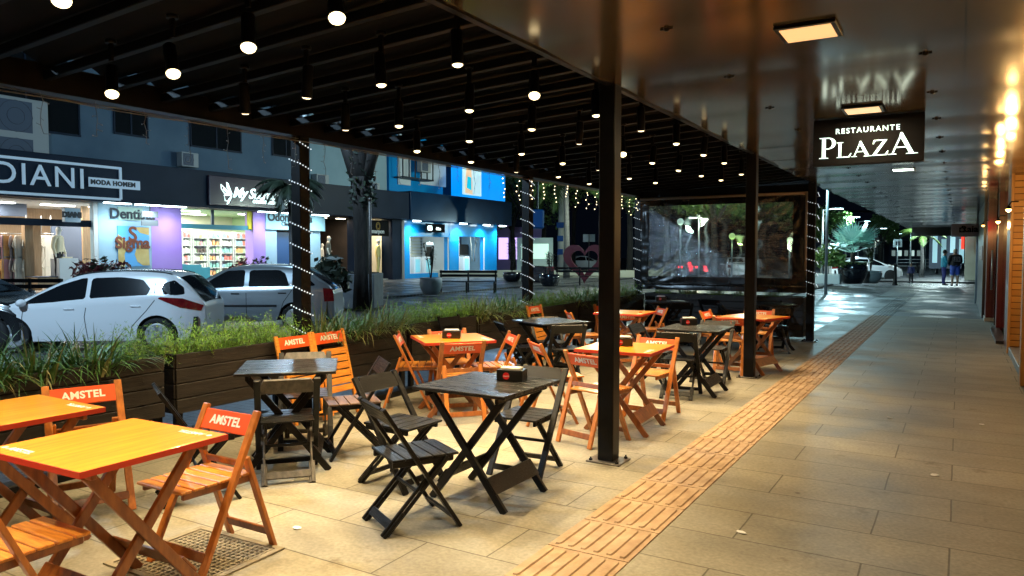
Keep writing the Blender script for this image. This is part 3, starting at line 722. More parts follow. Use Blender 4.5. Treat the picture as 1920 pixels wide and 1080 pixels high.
for k in range(3):
    pts = [(-.02 + .012 * k + .006 * math.sin(y * 3 + k), y * .35, -.012 - .014 * abs(math.sin(y * .9 + k * 1.3)) - (.01 * k)) for y in range(2, 38)]
    MB().tube(pts, .004, 5, False).build('wire', M['cable'], t)
random.seed(5)
for i in range(34):
    y = 1.55 + i * .36
    lit = y > 8.2
    t = thing('icicle_lights', '%s fairy light drop hanging from the roof edge, %s from the left' % ('glowing warm' if lit else 'unlit', (ordw[i] if i < len(ordw) else str(i))), 'fairy lights', (-5.13, y, 2.54), 0, 'fairy light drops on the roof edge')
    L_ = random.uniform(.18, .36); pts = [(random.uniform(-.012, .012), random.uniform(-.012, .012), -L_ * k / 5) for k in range(6)]
    mb = MB().tube(pts, .0022, 4, False)
    br_ = []
    for k in range(1, 6):
        e = Vector(pts[k]) + Vector((random.uniform(-.01, .01), random.choice((-1, 1)) * random.uniform(.015, .035), random.uniform(-.02, .01))); mb.tube([pts[k], e], .0018, 4, False); br_.append(e)
    mb.build('cable', M['cable'], t)
    for e in br_: link('bulb', bulb_me if lit else bulb_off, M['bulb_warm'] if lit else M['bulb_off'], t, e).scale = (1.15, 1.15, 1.15) if lit else (.5, .5, .7)
# ---------------------------------------------------------------- vinyl curtain at the far end of the terrace
def wrinkle(x, z):
    v = .02 * noise.noise(Vector((x * 1.3, z * 1.1, 0)))
    for cx, cz, sg in ((-5.15, 2.6, 1), (-2.2, 2.6, -1), (-2.2, .9, -1), (-5.15, .9, 1)):
        dx, dz = x - cx, z - cz; r = math.hypot(dx, dz); a = math.atan2(dz, dx)
        v += .022 * math.exp(-r / .7) * math.sin(a * 24 + 2 * noise.noise(Vector((x * 2, z * 2, 9))))
    return v + .012 * noise.noise(Vector((x * 3, z * 9, 4)))
def sheetxz(name, x0, x1, z0, z1, y, m, parent, step=.035, th=.004):
    mb = MB(); nx, nz = max(2, int((x1 - x0) / step)), max(2, int((z1 - z0) / step)); v = {}
    for i in range(nx + 1):
        for j in range(nz + 1):
            x = x0 + (x1 - x0) * i / nx; z = z0 + (z1 - z0) * j / nz; v[i, j] = mb.bm.verts.new((x, y + wrinkle(x, z), z))
    for i in range(nx):
        for j in range(nz):
            f = mb.bm.faces.new((v[i, j], v[i + 1, j], v[i + 1, j + 1], v[i, j + 1])); f.smooth = True
    return mb.build(name, m, parent)
M['vinyl'] = mat('black vinyl', (.012, .011, .011), .27, c2=(.02, .018, .016), scale=4, bump=.2, bscale=14, stretch=(1, 1, .5))
def clear_mat():
    m, n, b = nt('clear plastic film'); L = n.links.new
    out = n.nodes['Material Output']; tr0 = n.nodes.new('ShaderNodeBsdfTransparent'); tr0.inputs[0].default_value = (.86, .90, .92, 1)
    rf = N(n, 'ShaderNodeBsdfRefraction'); rf.inputs['IOR'].default_value = 1.06; rf.inputs['Roughness'].default_value = .20; rf.inputs['Color'].default_value = (.62, .66, .68, 1)
    tr = n.nodes.new('ShaderNodeMixShader'); tr.inputs[0].default_value = .60; L(tr0.outputs[0], tr.inputs[1]); L(rf.outputs[0], tr.inputs[2])
    gl = N(n, 'ShaderNodeBsdfGlossy'); gl.inputs['Roughness'].default_value = .12
    mx = n.nodes.new('ShaderNodeMixShader'); mx.inputs[0].default_value = .18
    tc = n.nodes.new('ShaderNodeTexCoord'); mp = N(n, 'ShaderNodeMapping'); mp.inputs['Scale'].default_value = (1.5, 1, 6); mp.inputs['Rotation'].default_value = (0, -.7, 0)
    no = N(n, 'ShaderNodeTexNoise'); no.inputs['Scale'].default_value = 3.2; no.inputs['Detail'].default_value = 5
    L(tc.outputs['Object'], mp.inputs[0]); L(mp.outputs[0], no.inputs['Vector'])
    bp = N(n, 'ShaderNodeBump'); bp.inputs['Strength'].default_value = .9; bp.inputs['Distance'].default_value = .03
    L(no.outputs[0], bp.inputs['Height']); L(bp.outputs[0], gl.inputs['Normal'])
    df = N(n, 'ShaderNodeBsdfDiffuse'); df.inputs[0].default_value = (.34, .40, .45, 1)
    m2 = n.nodes.new('ShaderNodeMixShader'); m2.inputs[0].default_value = .15
    L(tr.outputs[0], mx.inputs[1]); L(gl.outputs[0], mx.inputs[2]); L(mx.outputs[0], m2.inputs[1]); L(df.outputs[0], m2.inputs[2]); L(m2.outputs[0], out.inputs[0]); return m
M['film'] = clear_mat()
YC = 13.33
C_tan = mat('tan tube', (.30, .24, .18), .35, spec=.6)
t = thing('plastic_curtain', 'black vinyl curtain with a large clear window closing the far end of the terrace', 'curtain')
wa, wb = at_y(1217, 385, YC), at_y(1485, 522, YC)
wx0, wx1, wz0, wz1 = wa.x, wb.x, wb.z, at_y(1485, 378, YC).z
for a in ((-5.16, wx0, .82, 2.5), (wx1, -2.2, .82, 2.5), (wx0, wx1, .82, wz0), (wx0, wx1, wz1, 2.5)):
    sheetxz('vinyl_panel', *a, YC, M['vinyl'], t)
sheetxz('clear_window', wx0, wx1, wz0, wz1, YC, M['film'], t)
MB().tube([(-5.16, YC - .02, 2.5), (-2.2, YC - .02, 2.5)], .026, 10).build('top_tube', C_tan, t)
MB().tube([(-2.21, YC - .06, 2.5), (-2.21, YC - .06, 1.2)], .02, 8).build('side_tube', C_tan, t)
MB().tube([(-5.16, YC - .03, .93), (-2.2, YC - .03, .93)], .018, 10).build('bottom_tube', M['vinyl'], t)
t = thing('planter_box', 'long dark plank planter box under the plastic curtain', 'planter', (-3.67, 13.62, 0))
mb = MB()
for k in range(6):
    for y in (-.22, .2): mb.b2((-1.42, y - .01, .06 + k * .115), (1.42, y + .01, .06 + k * .115 + .108))
    for x in (-1.41, 1.41): mb.b2((x - .01, -.205, .06 + k * .115), (x + .01, .185, .06 + k * .115 + .108))
mb.build('planks', M['planter'], t, bevel=.004)
MB().b2((-1.39, -.2, .3), (1.39, .18, .70)).build('soil', M['dirt'], t)
for i, x in enumerate((-4.8, -4.3, -3.8, -3.3, -2.8)):
    plant('g' if i % 2 else 'f', 13.62, i, 'low plant in the planter behind the plastic curtain, %s from the left' % ordw[i], x=x, z=.69, sc=.75)
# ---------------------------------------------------------------- right-hand wall of the walkway
M['cedar'] = brick_mat('orange lit cedar shingles', (.62, .30, .075), (.80, .42, .12), (.14, .05, .012), .42, .095, .5, ms=.006, bump=.8, rot=(R(90), 0, 0))
M['cedar_post'] = mat('pine board', (.52, .25, .07), .45, c2=(.68, .36, .12), scale=5, stretch=(8, 8, .7), bump=.2)
M['red_paint'] = mat('dark red lacquer', (.16, .003, .008), .3, c2=(.20, .004, .010), scale=3, coat=.4)
M['dark_wall'] = mat('dark wall cladding', (.018, .016, .022), .3, c2=(.03, .027, .034), scale=2)
M['grey_plinth'] = mat('grey stone plinth', (.20, .20, .19), .6, c2=(.28, .27, .25), scale=12)
M['glass_dark'] = mat('dark shop glass', (.012, .014, .016), .06, spec=.8)
M['alu'] = mat('brushed aluminium', (.55, .55, .55), .3, metal=.9)
t = thing('cedar_front', 'orange shingle clad shop front at the right edge of the walkway', 'shop front')
MB().b2((.74, -3, .12), (3.0, 10.08, ZC)).build('wall', M['cedar'], t)
MB().b2((.62, 10.1, 0.0), (.70, 10.32, ZC)).build('pillar', M['cedar_post'], t, bevel=.006)
MB().b2((.70, 10.12, .14), (1.0, 10.30, ZC)).build('pillar_cladding', M['cedar'], t)
MB().b2((.68, 13.4, .10), (2.6, 13.6, ZC)).build('wall', M['cedar'], t)
MB().b2((.64, 13.32, 0.0), (.68, 13.42, ZC)).build('corner_board', M['cedar_post'], t, bevel=.005)
MB().b2((.66, 10.34, -.01), (3.0, 13.31, .10)).build('step', M['grey_plinth'], t, bevel=.006)
MB().b2((.70, -3, -.01), (.737, 10.09, .13)).build('plinth', M['grey_plinth'], t, bevel=.005)
MB().b2((2.4, 10.33, .10), (2.6, 13.39, ZC)).build('wall', M['cedar'], t)
t = thing('red_shopfront', 'dark red shop doors with glass and long steel handle on the right', 'shop front')
MB().b2((.66, 13.62, 0), (1.0, 14.6, ZC)).build('pillar', M['red_paint'], t, bevel=.006)
MB().b2((.55, 14.62, 0), (.70, 17.2, .05)).build('step', M['dark_wall'], t)
MB().b2((.72, 14.62, .05), (.76, 17.18, ZC)).build('pane', M['glass_dark'], t)
MB().b2((.64, 17.2, 0), (.9, 17.6, ZC)).build('pillar', M['red_paint'], t, bevel=.006)
MB().b2((.62, 17.62, .06), (.66, 19.3, ZC)).build('pane', M['glass_dark'], t)
MB().b2((.52, 19.32, 0.08), (.9, 20.1, ZC)).build('pillar', M['red_paint'], t, bevel=.006)
MB().b2((.50, 19.3, 0), (.92, 20.12, .078)).build('plinth', M['alu'], t)
MB().tube([(.575, 18.0, .75), (.575, 18.0, 1.55)], .016, 8).build('handle', M['alu'], t)
t = thing('dark_shopfront', 'dark clad shop front with a pale edge and small brown house number sign', 'shop front')
MB().b2((.47, 20.2, 0), (3, 26, ZC)).build('wall', M['dark_wall'], t)
MB().b2((.42, 26.02, 0), (.60, 26.2, ZC)).build('edge_strip', mat('pale metal edge', (.5, .62, .66), .4), t)
p1, p2 = at_x(1838, 462, .46), at_x(1838, 487, .46)
s_ = MB().b2((.455, 20.6, p2.z), (.468, 23.5, p1.z)).build('number_sign', mat('brown sign', (.20, .09, .07), .5), t)
o = link('lettering', text_mesh('20', .20, .001, .004), mat('pinkish sign digits', (.75, .62, .58), .5), s_, (.452, 22.3, (p1.z + p2.z) / 2)); o.rotation_euler = (R(90), 0, R(-90)); o.scale = (2.2, 1, 1)
# far column building past the cross street
for i, (x, y, z, c) in enumerate([(.60, 12.0, 2.10, 0), (.60, 15.1, 2.05, 1), (.48, 19.2, 2.12, 2), (.60, 8.2, 2.12, 3), (.60, 6.0, 2.12, 4)]):
    t = thing('wall_lamp', ['glaring warm wall lamp on the cedar corner board, nearest in view', 'warm wall lamp on the red shop front, second in view', 'faint warm wall lamp beside the dark shop front', 'warm wall lamp high on the cedar front outside the right edge', 'warm wall lamp on the cedar front beside the camera'][i], 'wall lamp', (x, y, z), 0, 'wall lamps on the right-hand fronts')
    MB().tube([(.06, 0, .08), (-.02, 0, .08), (-.05, 0, .03)], .008, 6).build('arm', M['metal_dark'], t)
    MB().lathe([(.012, .05), (.05, 0.0), (.048, 0), (.012, .045)], 14, (-.05, 0, -.02)).build('shade', M['metal_dark'], t)
    MB().lathe([(.001, -.045), (.028, -.03), (.03, -.005), (.012, .012)], 12, (-.05, 0, -.01)).build('globe', emit('amber bulb %d' % i, (1, .50, .12), [40, 40, 8, 22, 22][i]), t)
    point('wall_light', (-.05, 0, -.08), [40, 18, 4, 26, 16][i], (1, .58, .20), .04, t)
# ---------------------------------------------------------------- hanging restaurant sign with serif letters
def serif(ch, h):
    """polygons of a roman capital, cap height h, as lists of points in the letter's plane"""
    w = .135 * h; s_ = .035 * h; P = []
    def rect(a, b, c, d): P.append([(a, b), (c, b), (c, d), (a, d)])
    def serf(x0, x1, y, up):
        e = s_ if up else -s_
        P.append([(x0, y), (x1, y), (x1, y + e * .6), (x1 - .05 * h, y + e), (x0 + .05 * h, y + e), (x0, y + e * .6)])
    if ch == 'P':
        rect(.12 * h, 0, .12 * h + w, h); serf(.02 * h, .36 * h, 0, 1); serf(.02 * h, .30 * h, h, 0)
        n = 12; o_, i_ = [], []
        for k in range(n + 1):
            a = R(90 - 180 * k / n); o_.append((.34 * h + .29 * h * math.cos(a), .72 * h + .28 * h * math.sin(a))); i_.append((.34 * h + .155 * h * math.cos(a), .72 * h + .24 * h * math.sin(a)))
        for k in range(n): P.append([o_[k], o_[k + 1], i_[k + 1], i_[k]])
        rect(.22 * h, .96 * h, .35 * h, h); rect(.22 * h, .44 * h, .35 * h, .48 * h); return P, .66 * h
    if ch == 'L':
        rect(.10 * h, 0, .10 * h + w, h); serf(0, .34 * h, h, 0); serf(0, .5 * h, 0, 1)
        P.append([(.3 * h, 0), (.66 * h, 0), (.74 * h, .26 * h), (.70 * h, .26 * h), (.60 * h, .06 * h), (.3 * h, .05 * h)]); return P, .74 * h
    if ch == 'A':
        P.append([(.40 * h, h), (.47 * h, h), (.88 * h, 0), (.72 * h, 0), (.37 * h, .86 * h)])
        P.append([(.10 * h, 0), (.155 * h, 0), (.42 * h, .80 * h), (.40 * h, .92 * h)])
        rect(.22 * h, .30 * h, .66 * h, .345 * h); serf(0, .28 * h, 0, 1); serf(.60 * h, 1.0 * h, 0, 1); return P, .98 * h
    if ch == 'Z':
        P.append([(.02 * h, 0), (.18 * h, 0), (.74 * h, h), (.58 * h, h)])
        P.append([(.10 * h, h), (.72 * h, h), (.72 * h, .955 * h), (.18 * h, .94 * h), (.09 * h, .74 * h), (.05 * h, .74 * h)])
        P.append([(.04 * h, 0), (.74 * h, 0), (.80 * h, .28 * h), (.76 * h, .28 * h), (.64 * h, .06 * h), (.06 * h, .045 * h)]); return P, .80 * h
M['sign_glow'] = emit('cool white lit letters', (.74, 1, .96), 1.5)
M['sign_box'] = mat('matt black sign box', (.004, .004, .005), .6, spec=.1)
YS = 7.10
t = thing('hanging_sign', 'black box sign reading Restaurante Plaza in glowing white letters under the canopy', 'sign')
q0, q1 = at_y(1524, 312, YS), at_y(1732, 300, YS)
MB().b2((q0.x, YS, q0.z), (q1.x, YS + .10, ZC - .012)).build('box', M['sign_box'], t, bevel=.004)
mb = MB(); sx0 = at_y(1535, 296, YS).x; sx1 = at_y(1720, 292, YS).x; bz = at_y(1540, 298, YS).z
hs = [.148, .108, .108, .108, .148]; wid = [serif(c, h)[1] for c, h in zip('PLAZA', hs)]; tot = sum(wid[:4]) + wid[4]
kx = (sx1 - sx0) / tot; x = sx0; j = 0; hsz = [h * 1.22 for h in hs]
for c, h, w_ in zip('PLAZA', hs, wid):
    for P in serif(c, h)[0]:
        j += 1; yy = YS - .006 - .0001 * j
        mb.poly([(x + a * kx, yy, bz + b_ * 1.22) for a, b_ in P], (0, .006, 0))
    x += w_ * kx
mb.build('lettering', M['sign_glow'], t)
o = link('lettering', text_mesh('RESTAURANTE', .062, .003, .0008, 1.28), M['sign_glow'], t); pc = at_y(1626, 243, YS); o.location = (pc.x, YS - .004, pc.z); o.rotation_euler = (R(90), 0, 0)
# pharmacy sign at the far end
t = thing('hanging_sign', 'grey Raia pharmacy sign hanging at the far end of the walkway', 'sign')
a, b_ = at_y(1783, 444, 26), at_y(1838, 419, 26)
MB().b2((a.x, 26, a.z), (b_.x, 26.15, b_.z)).build('box', mat('dull grey sign', (.55, .49, .52), .5), t, bevel=.01)
o = link('lettering', text_mesh('Raia', .26, .004, .006), M['sign_box'], t); c = at_y(1818, 430, 26); o.location = (c.x, 25.99, c.z); o.rotation_euler = (R(90), 0, 0)
c = at_y(1804, 431, 26)
mb = MB(); mb.box((c.x, 25.992, c.z), (.15, .012, .15)); mb.build('emblem', M['sign_box'], t, bevel=.02)
MB().lathe([(.045, 0), (.045, .01)], 12, (c.x, 25.975, c.z), 'y').build('emblem', mat('pale emblem', (.35, .33, .34), .5), t)
# ---------------------------------------------------------------- shops across the street
FX = -28.0
def F(px, py=None):
    p = at_x(px, py if py is not None else 474, FX); return p.y if py is None else (p.y, p.z)
C = {}
C['wall_up'] = mat('pale blue-grey render', (.07, .125, .19), .8, c2=(.11, .175, .24), scale=.6, bump=.1, detail=8)
C['fascia'] = mat('dark navy metal fascia', (.008, .016, .034), .45, c2=(.012, .022, .044), scale=1, spec=.12)
C['lightblue'] = mat('light blue wall', (.36, .55, .68), .6, c2=(.42, .60, .72), scale=2)
C['purple'] = mat('purple pilaster', (.42, .25, .75), .5, c2=(.46, .30, .78), scale=1)
C['blue'] = mat('bright blue cladding', (.004, .24, .62), .22, c2=(.008, .29, .68), scale=.7, coat=.5)
C['deepblue'] = mat('deep blue glass fascia', (.004, .022, .06), .2, c2=(.006, .03, .08), scale=.5, coat=.2, spec=.2)
C['white'] = mat('white painted surface', (.72, .74, .74), .5)
C['cream'] = mat('cream wall', (.68, .66, .52), .6, c2=(.74, .72, .58), scale=2)
C['green'] = mat('pale green wall', (.50, .66, .42), .6)
C['dark'] = mat('dark shop interior', (.035, .028, .022), .6, c2=(.06, .045, .035), scale=2)
C['woodpanel'] = mat('light brown wood panelling', (.34, .22, .12), .5, c2=(.46, .31, .18), scale=4, stretch=(1, 9, .6))
C['slate'] = mat('slate blue panel', (.075, .10, .15), .6)
C['skin'] = mat('pale mannequin', (.80, .76, .66), .45)
C['glass'] = M['glass_dark']
C['yellow'] = mat('yellow panel', (.75, .65, .02), .5)
C['lamp'] = emit('shop ceiling lamp', (.95, 1, .92), 9)
C['lamp_blue'] = emit('blue shop lamp', (.75, .95, 1), 12)
C['tile'] = mat('shop floor tile', (.5, .48, .44), .25, c2=(.56, .54, .5), scale=3)
bld = thing('shop_building', 'long two-storey shop building across the street with pale upper wall and navy fascia', 'building')
ztop = 9.5
y0b, y1b = F(-260), F(745)
zf0, zf1 = 3.39, 4.93
MB().b2((FX - .05, y0b, zf0), (FX + .9, y1b, zf1)).build('fascia', C['fascia'], bld, bevel=.02)
MB().b2((FX - 6, y0b, zf0 + .3), (FX - .06, F(585), ztop)).build('upper_wall', C['wall_up'], bld)
MB().b2((FX - 6, F(585) + .004, zf0 + .3), (FX - .35, F(735), ztop)).build('upper_wall', mat('lighter render', (.24, .36, .42), .8, c2=(.30, .43, .49), scale=.7), bld)
def win(px0, px1, py0, py1, X=FX - .06):
    a, b_ = at_x(px0, py1, X), at_x(px1, py0, X)
    w_ = MB().b2((X - .02, a.y, a.z), (X + .03, b_.y, b_.z)).build('window', C['glass'], bld)
    mb = MB(); 
    mb.b2((X + .03, a.y - .06, a.z - .07), (X + .09, b_.y + .06, a.z)); mb.b2((X + .03, a.y - .06, a.z + .003), (X + .06, a.y, b_.z)); mb.b2((X + .03, b_.y, a.z + .003), (X + .06, b_.y + .06, b_.z)); mb.b2((X + .031, (a.y + b_.y) / 2 - .03, a.z + .003), (X + .055, (a.y + b_.y) / 2 + .03, b_.z))
    mb.build('window_frame', C['fascia'], w_)
win(-60, 143, 120, 226); win(215, 272, 150, 248); win(358, 448, 180, 272); win(511, 558, 200, 289)
# ground floor: piers between openings (photo columns), full height to the fascia
def pier(px0, px1, m, name='pier', X0=FX - .5, X1=FX + .05, z1=zf0 - .003):
    return MB().b2((X0, F(px0) + .003, -.05), (X1, F(px1) - .003, z1)).build(name, m, bld)
pier(-260, -200, C['fascia']); pier(184, 283, C['lightblue']); pier(283, 340, C['purple']); pier(474, 497, C['purple']); pier(497, 518, C['lightblue'])
pier(560, 601, C['lightblue'], X1=FX); pier(664, 692, C['fascia']); pier(728, 745, C['fascia'], X1=FX + .3)
def room(px0, px1, depth, wall, floor=None, lamp=None, lamps=((.3, .5), (.7, .5)), back=None, ls=1.2, zc=zf0, X=FX - .52, L=None, col=(.95, 1, .92), ext=0):
    a, b_ = F(px0), F(px1) + ext; x1 = X - depth
    MB().b2((x1 - .1, a - .1, -.05), (x1, b_ + .1, zc)).build('back_wall', back or wall, bld)
    MB().b2((x1, a - .12, -.05), (X + .45, a - .004, zc - .003)).build('side_wall', wall, bld)
    MB().b2((x1, b_ + .004, -.05), (X + .45, b_ + .12, zc - .003)).build('side_wall', wall, bld)
    MB().b2((x1, a, zc - .02), (X + .47, b_, zc + .1)).build('room_ceiling', wall, bld)
    MB().b2((x1, a, -.03), (X + .5, b_, .03)).build('room_floor', floor or C['tile'], bld)
    for u, v in lamps:
        yy = a + (b_ - a) * u; xx = X - depth * v
        MB().b2((xx - .12, yy - ls / 2, zc - .06), (xx + .12, yy + ls / 2, zc - .025)).build('ceiling_lamp', lamp or C['lamp'], bld)
    if L:
        for u, v in lamps: area('shop_light', (X - depth * v, a + (b_ - a) * u, zc - .09), ls, L, col, sy=.3)
    return a, b_, x1
# menswear shop (left)
a, b_, x1 = room(-200, 184, 5, C['white'], lamps=((.2, .35), (.45, .35), (.7, .35), (.9, .35)), back=C['woodpanel'], L=110, col=(1, .95, .85), ext=2.4)
def part_px(px0, px1, py0, py1, X, th, m, name):
    p, q = at_x(px0, py1, X), at_x(px1, py0, X); return MB().b2((X - th, p.y, p.z), (X, q.y, q.z)).build(name, m, bld)
part_px(100, 158, 418, 548, FX - 3.4, .1, C['slate'], 'partition')
part_px(-60, 184, 414, 419, FX - .4, .2, C['fascia'], 'shelf_beam')
part_px(50, 62, 418, 545, FX - 1.2, .25, C['woodpanel'], 'partition'); part_px(66, 76, 418, 545, FX - 1.6, .25, C['woodpanel'], 'partition')
part_px(158, 180, 385, 535, FX - 2.2, .1, C['woodpanel'], 'partition')
part_px(-60, 50, 380, 402, FX - 2.8, .1, C['slate'], 'bulkhead')
part_px(179, 184, 380, 545, FX + .04, .06, C['white'], 'door_frame')
# cosmetics shop
a, b_, x1 = room(340, 474, 4.5, C['green'], lamps=((.2, .2), (.75, .25), (.5, .7)), back=C['cream'], L=210, col=(.97, 1, .86), ext=2.9)
part_px(340, 474, 424, 428, FX - .05, .08, mat('teal rail', (.05, .35, .45), .4), 'rail')
part_px(397, 401, 384, 424, FX - .06, .06, C['slate'], 'mullion')
part_px(466, 473, 392, 430, FX - .02, .1, C['yellow'], 'panel')
for i, (p0, p1, t0) in enumerate([(341, 350, 495), (351, 362, 496), (363, 378, 496), (379, 394, 501)]):
    part_px(p0, p1, t0, 540, FX - .1, .15, mat('teal counter', (.10, .50, .58), .4), 'counter')
# lamps under the fascia in front of the walls
for i, (px, col, e) in enumerate([(205, (.70, .90, 1), 260), (262, (.75, .93, 1), 260), (311, (.85, .85, 1), 260), (486, (.85, .85, 1), 240), (530, (.75, .93, 1), 260), (585, (.75, .93, 1), 240)]):
    t = thing('soffit_lamp', 'flat white lamp under the navy fascia, %s from the left' % ordw[i], 'lamp', (FX + .62, F(px), zf0 - .012), 0, 'lamps under the navy fascia')
    MB().b2((-.10, -.5, -.03), (.10, .5, .01)).build('strip', C['lamp_blue'], t, bevel=.005)
    spot('soffit_beam', (.25, 0, -.06), e * .85, col, 160, .8, .2, parent=t)
# blue gate section and dentist board
a, b_, x1 = room(518, 560, 1.0, C['dark'], lamps=())
mb = MB()
n = 14
for i in range(n): yy = a + (b_ - a) * (i + .5) / n; mb.b2((FX - .3, yy - .05, .02), (FX - .24, yy + .05, 2.5))
mb.build('gate_slats', mat('blue gate', (.01, .07, .22), .3, coat=.3), bld)
t = thing('shop_sign', 'light blue board with black lettering half hidden behind the palm and post', 'sign')
p, q = at_x(497, 430, FX + .06), at_x(607, 398, FX + .06)
MB().b2((FX + .06, p.y, p.z), (FX + .14, q.y, q.z)).build('board', mat('light blue sign board', (.35, .62, .72), .5), t)
def wall_text(body, px, py, size, X, m, parent, off=.004, sp=1.0, shear=0, sx=1):
    o = link('lettering', text_mesh(body, size, .012, off, sp, shear), m, parent); c = at_x(px, py, X); o.location = c; o.rotation_euler = (R(90), 0, R(90)); o.scale = (sx, 1, 1); return o
C['ink'] = mat('dark ink', (.015, .02, .03), .5)
wall_text('Odontologia', 545, 409, .55, FX + .155, C['ink'], t, .012); wall_text('Clinica Dentista', 552, 421, .25, FX + .155, C['ink'], t)
# marpon shop
a, b_, x1 = room(601, 664, 4, C['dark'], lamps=((.3, .1), (.7, .1)), ls=.5, L=38, col=(1, .82, .6), ext=1.0, lamp=emit('warm shop lamp', (1, .86, .62), 8))
part_px(622, 655, 470, 472, FX - 2.6, .3, C['white'], 'shelf'); part_px(622, 655, 484, 486, FX - 2.6, .3, C['white'], 'shelf'); part_px(622, 655, 497, 499, FX - 2.6, .3, C['white'], 'shelf')
a, b_, x1 = room(692, 728, 2.2, C['cream'], lamps=((.5, .15),), ls=.5, L=90, col=(1, .85, .6), ext=.5, back=mat('lilac backdrop', (.35, .22, .55), .6), lamp=emit('warm shop lamp', (1, .86, .62), 8))
t = thing('shop_sign', 'black marpon sign with thin gold emblem above a lit display window', 'sign')
p, q = at_x(692, 442, FX + .08), at_x(728, 414, FX + .08)
MB().b2((FX + .06, p.y, p.z), (FX + .12, q.y, q.z)).build('board', M['sign_box'], t)
wall_text('marpon', 709, 434, .33, FX + .135, C['white'], t, .008)
gold = mat('gold line', (.5, .32, .08), .4); c = at_x(709, 424, FX + .13)
mb = MB()
for rr in (.14, .22): mb.tube([(c.x, c.y + rr * .8 * math.cos(k * math.pi / 6), c.z + rr * math.sin(k * math.pi / 6)) for k in range(13)], .014, 5)
mb.build('emblem', gold, t)
# signs on the fascia
t = thing('shop_sign', 'large navy menswear sign with pale framed letters DIANI and a MODA HOMEM plate', 'sign')
XS = FX + .93
C['pale_letters'] = emit('pale sign letters', (.42, .62, .80), .28, (.5, .6, .7))
def seg(px0, py0, px1, py1, w, m, X=XS):
    a, b_ = at_x(px0, py0, X), at_x(px1, py1, X); return MB().beam(a, b_, w, .05, up=(1, 0, 0)), m
mb = MB(); fr = [((-60, 287), (226, 316)), ((226, 316), (226, 372)), ((226, 372), (-60, 359))]
for (a_, b2) in fr:
    A, B = at_x(*a_, XS + .02), at_x(*b2, XS + .02)
    if abs(A.y - B.y) > .5: zz = (A.z + B.z) / 2; A.z = B.z = zz
    else: A.y = B.y = (A.y + B.y) / 2; A.z += .04; B.z -= .04
    mb.box((A + B) / 2, (.05, max(.09, abs(A.y - B.y)), max(.09, abs(A.z - B.z))))
mb.build('border', C['pale_letters'], t)
o = wall_text('DIANI', 77, 331, 1.02, XS + .02, C['pale_letters'], t, .005, 1.14)
p, q = at_x(166, 352, XS + .05), at_x(261, 338, XS + .05)
zc_ = (at_x(166, 333, XS).z + at_x(166, 349, XS).z) / 2
pl = MB().b2((XS + .045, p.y, zc_ - .17), (XS + .10, q.y, zc_ + .17)).build('plate', C['pale_letters'], t)
o = wall_text('MODA HOMEM', 213, 344, .225, XS + .11, C['ink'], pl, .012, 1.15); o.location.z = zc_
t = thing('shop_sign', 'plum coloured sign with glowing butterfly and script letters My Secret', 'sign')
p, q = at_x(390, 387, XS), at_x(575, 330, XS)
p.z = zf0 + .12; q.z = zf1 - .18
MB().b2((XS - .02, p.y, p.z), (XS + .12, q.y, q.z)).build('board', mat('plum sign board', (.055, .035, .06), .2, coat=.4), t, bevel=.02)
C['glow'] = emit('white glowing letters', (.80, 1, .97), 1.6)
o = wall_text('My Secret Garden', 507, 367, .62, XS + .14, C['glow'], t, .014, .9, .35)
o = wall_text('cosmeticos e perfumes', 520, 380, .30, XS + .14, C['glow'], t, .010, 1.0, .2)
c = at_x(431, 362, XS + .14)
mb = MB()
def wing(pts):
    P = [Vector((c.x, c.y + u * .45, c.z + v * .45)) for u, v in pts]; mb.tube(P + [P[0]], .022, 5, False)
wing([(.25, -.1), (-.2, .9), (-.35, 1.0), (-.3, .5)]); wing([(.2, -.15), (-1.0, .75), (-.95, .35), (-.6, -.1)])
wing([(.2, -.2), (-.65, -.25), (-.55, -.75), (-.1, -.8)]); wing([(.2, -.3), (-.15, -.6), (-.35, -1.1), (-.2, -1.0)])
wing([(.2, -.15), (-.15, .5), (-.25, .7), (-.15, .3)]); wing([(.2, -.15), (-.7, .4), (-.65, .25), (-.35, 0)])
mb.build('butterfly', C['glow'], t)
# dentist poster
t = thing('wall_poster', 'blue and gold Sigma dentist poster on the light blue wall', 'poster')
XP = FX + .09
p, q = at_x(222, 500, XP), at_x(279, 425, XP)
MB().b2((FX + .055, p.y, p.z), (XP, q.y, q.z)).build('panel', mat('sky blue poster', (.12, .42, .78), .4), t)
gd = mat('gold poster blobs', (.62, .50, .20), .4, c2=(.50, .34, .10), scale=3)
yy0, yy1, zz0, zz1 = p.y, q.y, p.z, q.z; wy, wz = yy1 - yy0, zz1 - zz0
MB().poly([(XP + .003, yy0 + u * wy, zz0 + v * wz) for u, v in ((.0, 0), (.22, 0), (.20, .3), (.32, .55), (.16, .7), (0, .8))], (.004, 0, 0)).build('pattern', gd, t)
MB().poly([(XP + .003, yy0 + u * wy, zz0 + v * wz) for u, v in ((1, .02), (.98, .55), (.6, .52), (.52, .3), (.6, .12), (.78, .02))], (.004, 0, 0)).build('pattern', gd, t)
MB().poly([(XP + .003, yy0 + u * wy, zz0 + v * wz) for u, v in ((1, .98), (.55, .98), (.7, .84), (1, .78))], (.004, 0, 0)).build('pattern', gd, t)
wall_text('Sigma', 249, 456, .62, XP + .012, mat('brown ink', (.20, .05, .02), .5), t, .02)
wall_text('S', 249, 440, .80, XP + .012, mat('brown ink', (.20, .05, .02), .5), t, .015)
p, q = at_x(222, 412, XP), at_x(268, 390, XP)
MB().b2((FX + .055, p.y, p.z), (XP - .01, q.y, q.z)).build('panel', mat('pale green sign strip', (.42, .58, .50), .4), t)
wall_text('Dentista', 249, 402, .55, XP + .01, C['ink'], t, .012)
t = thing('blade_sign', 'pair of small grey boards hanging beside the dentist poster', 'sign')
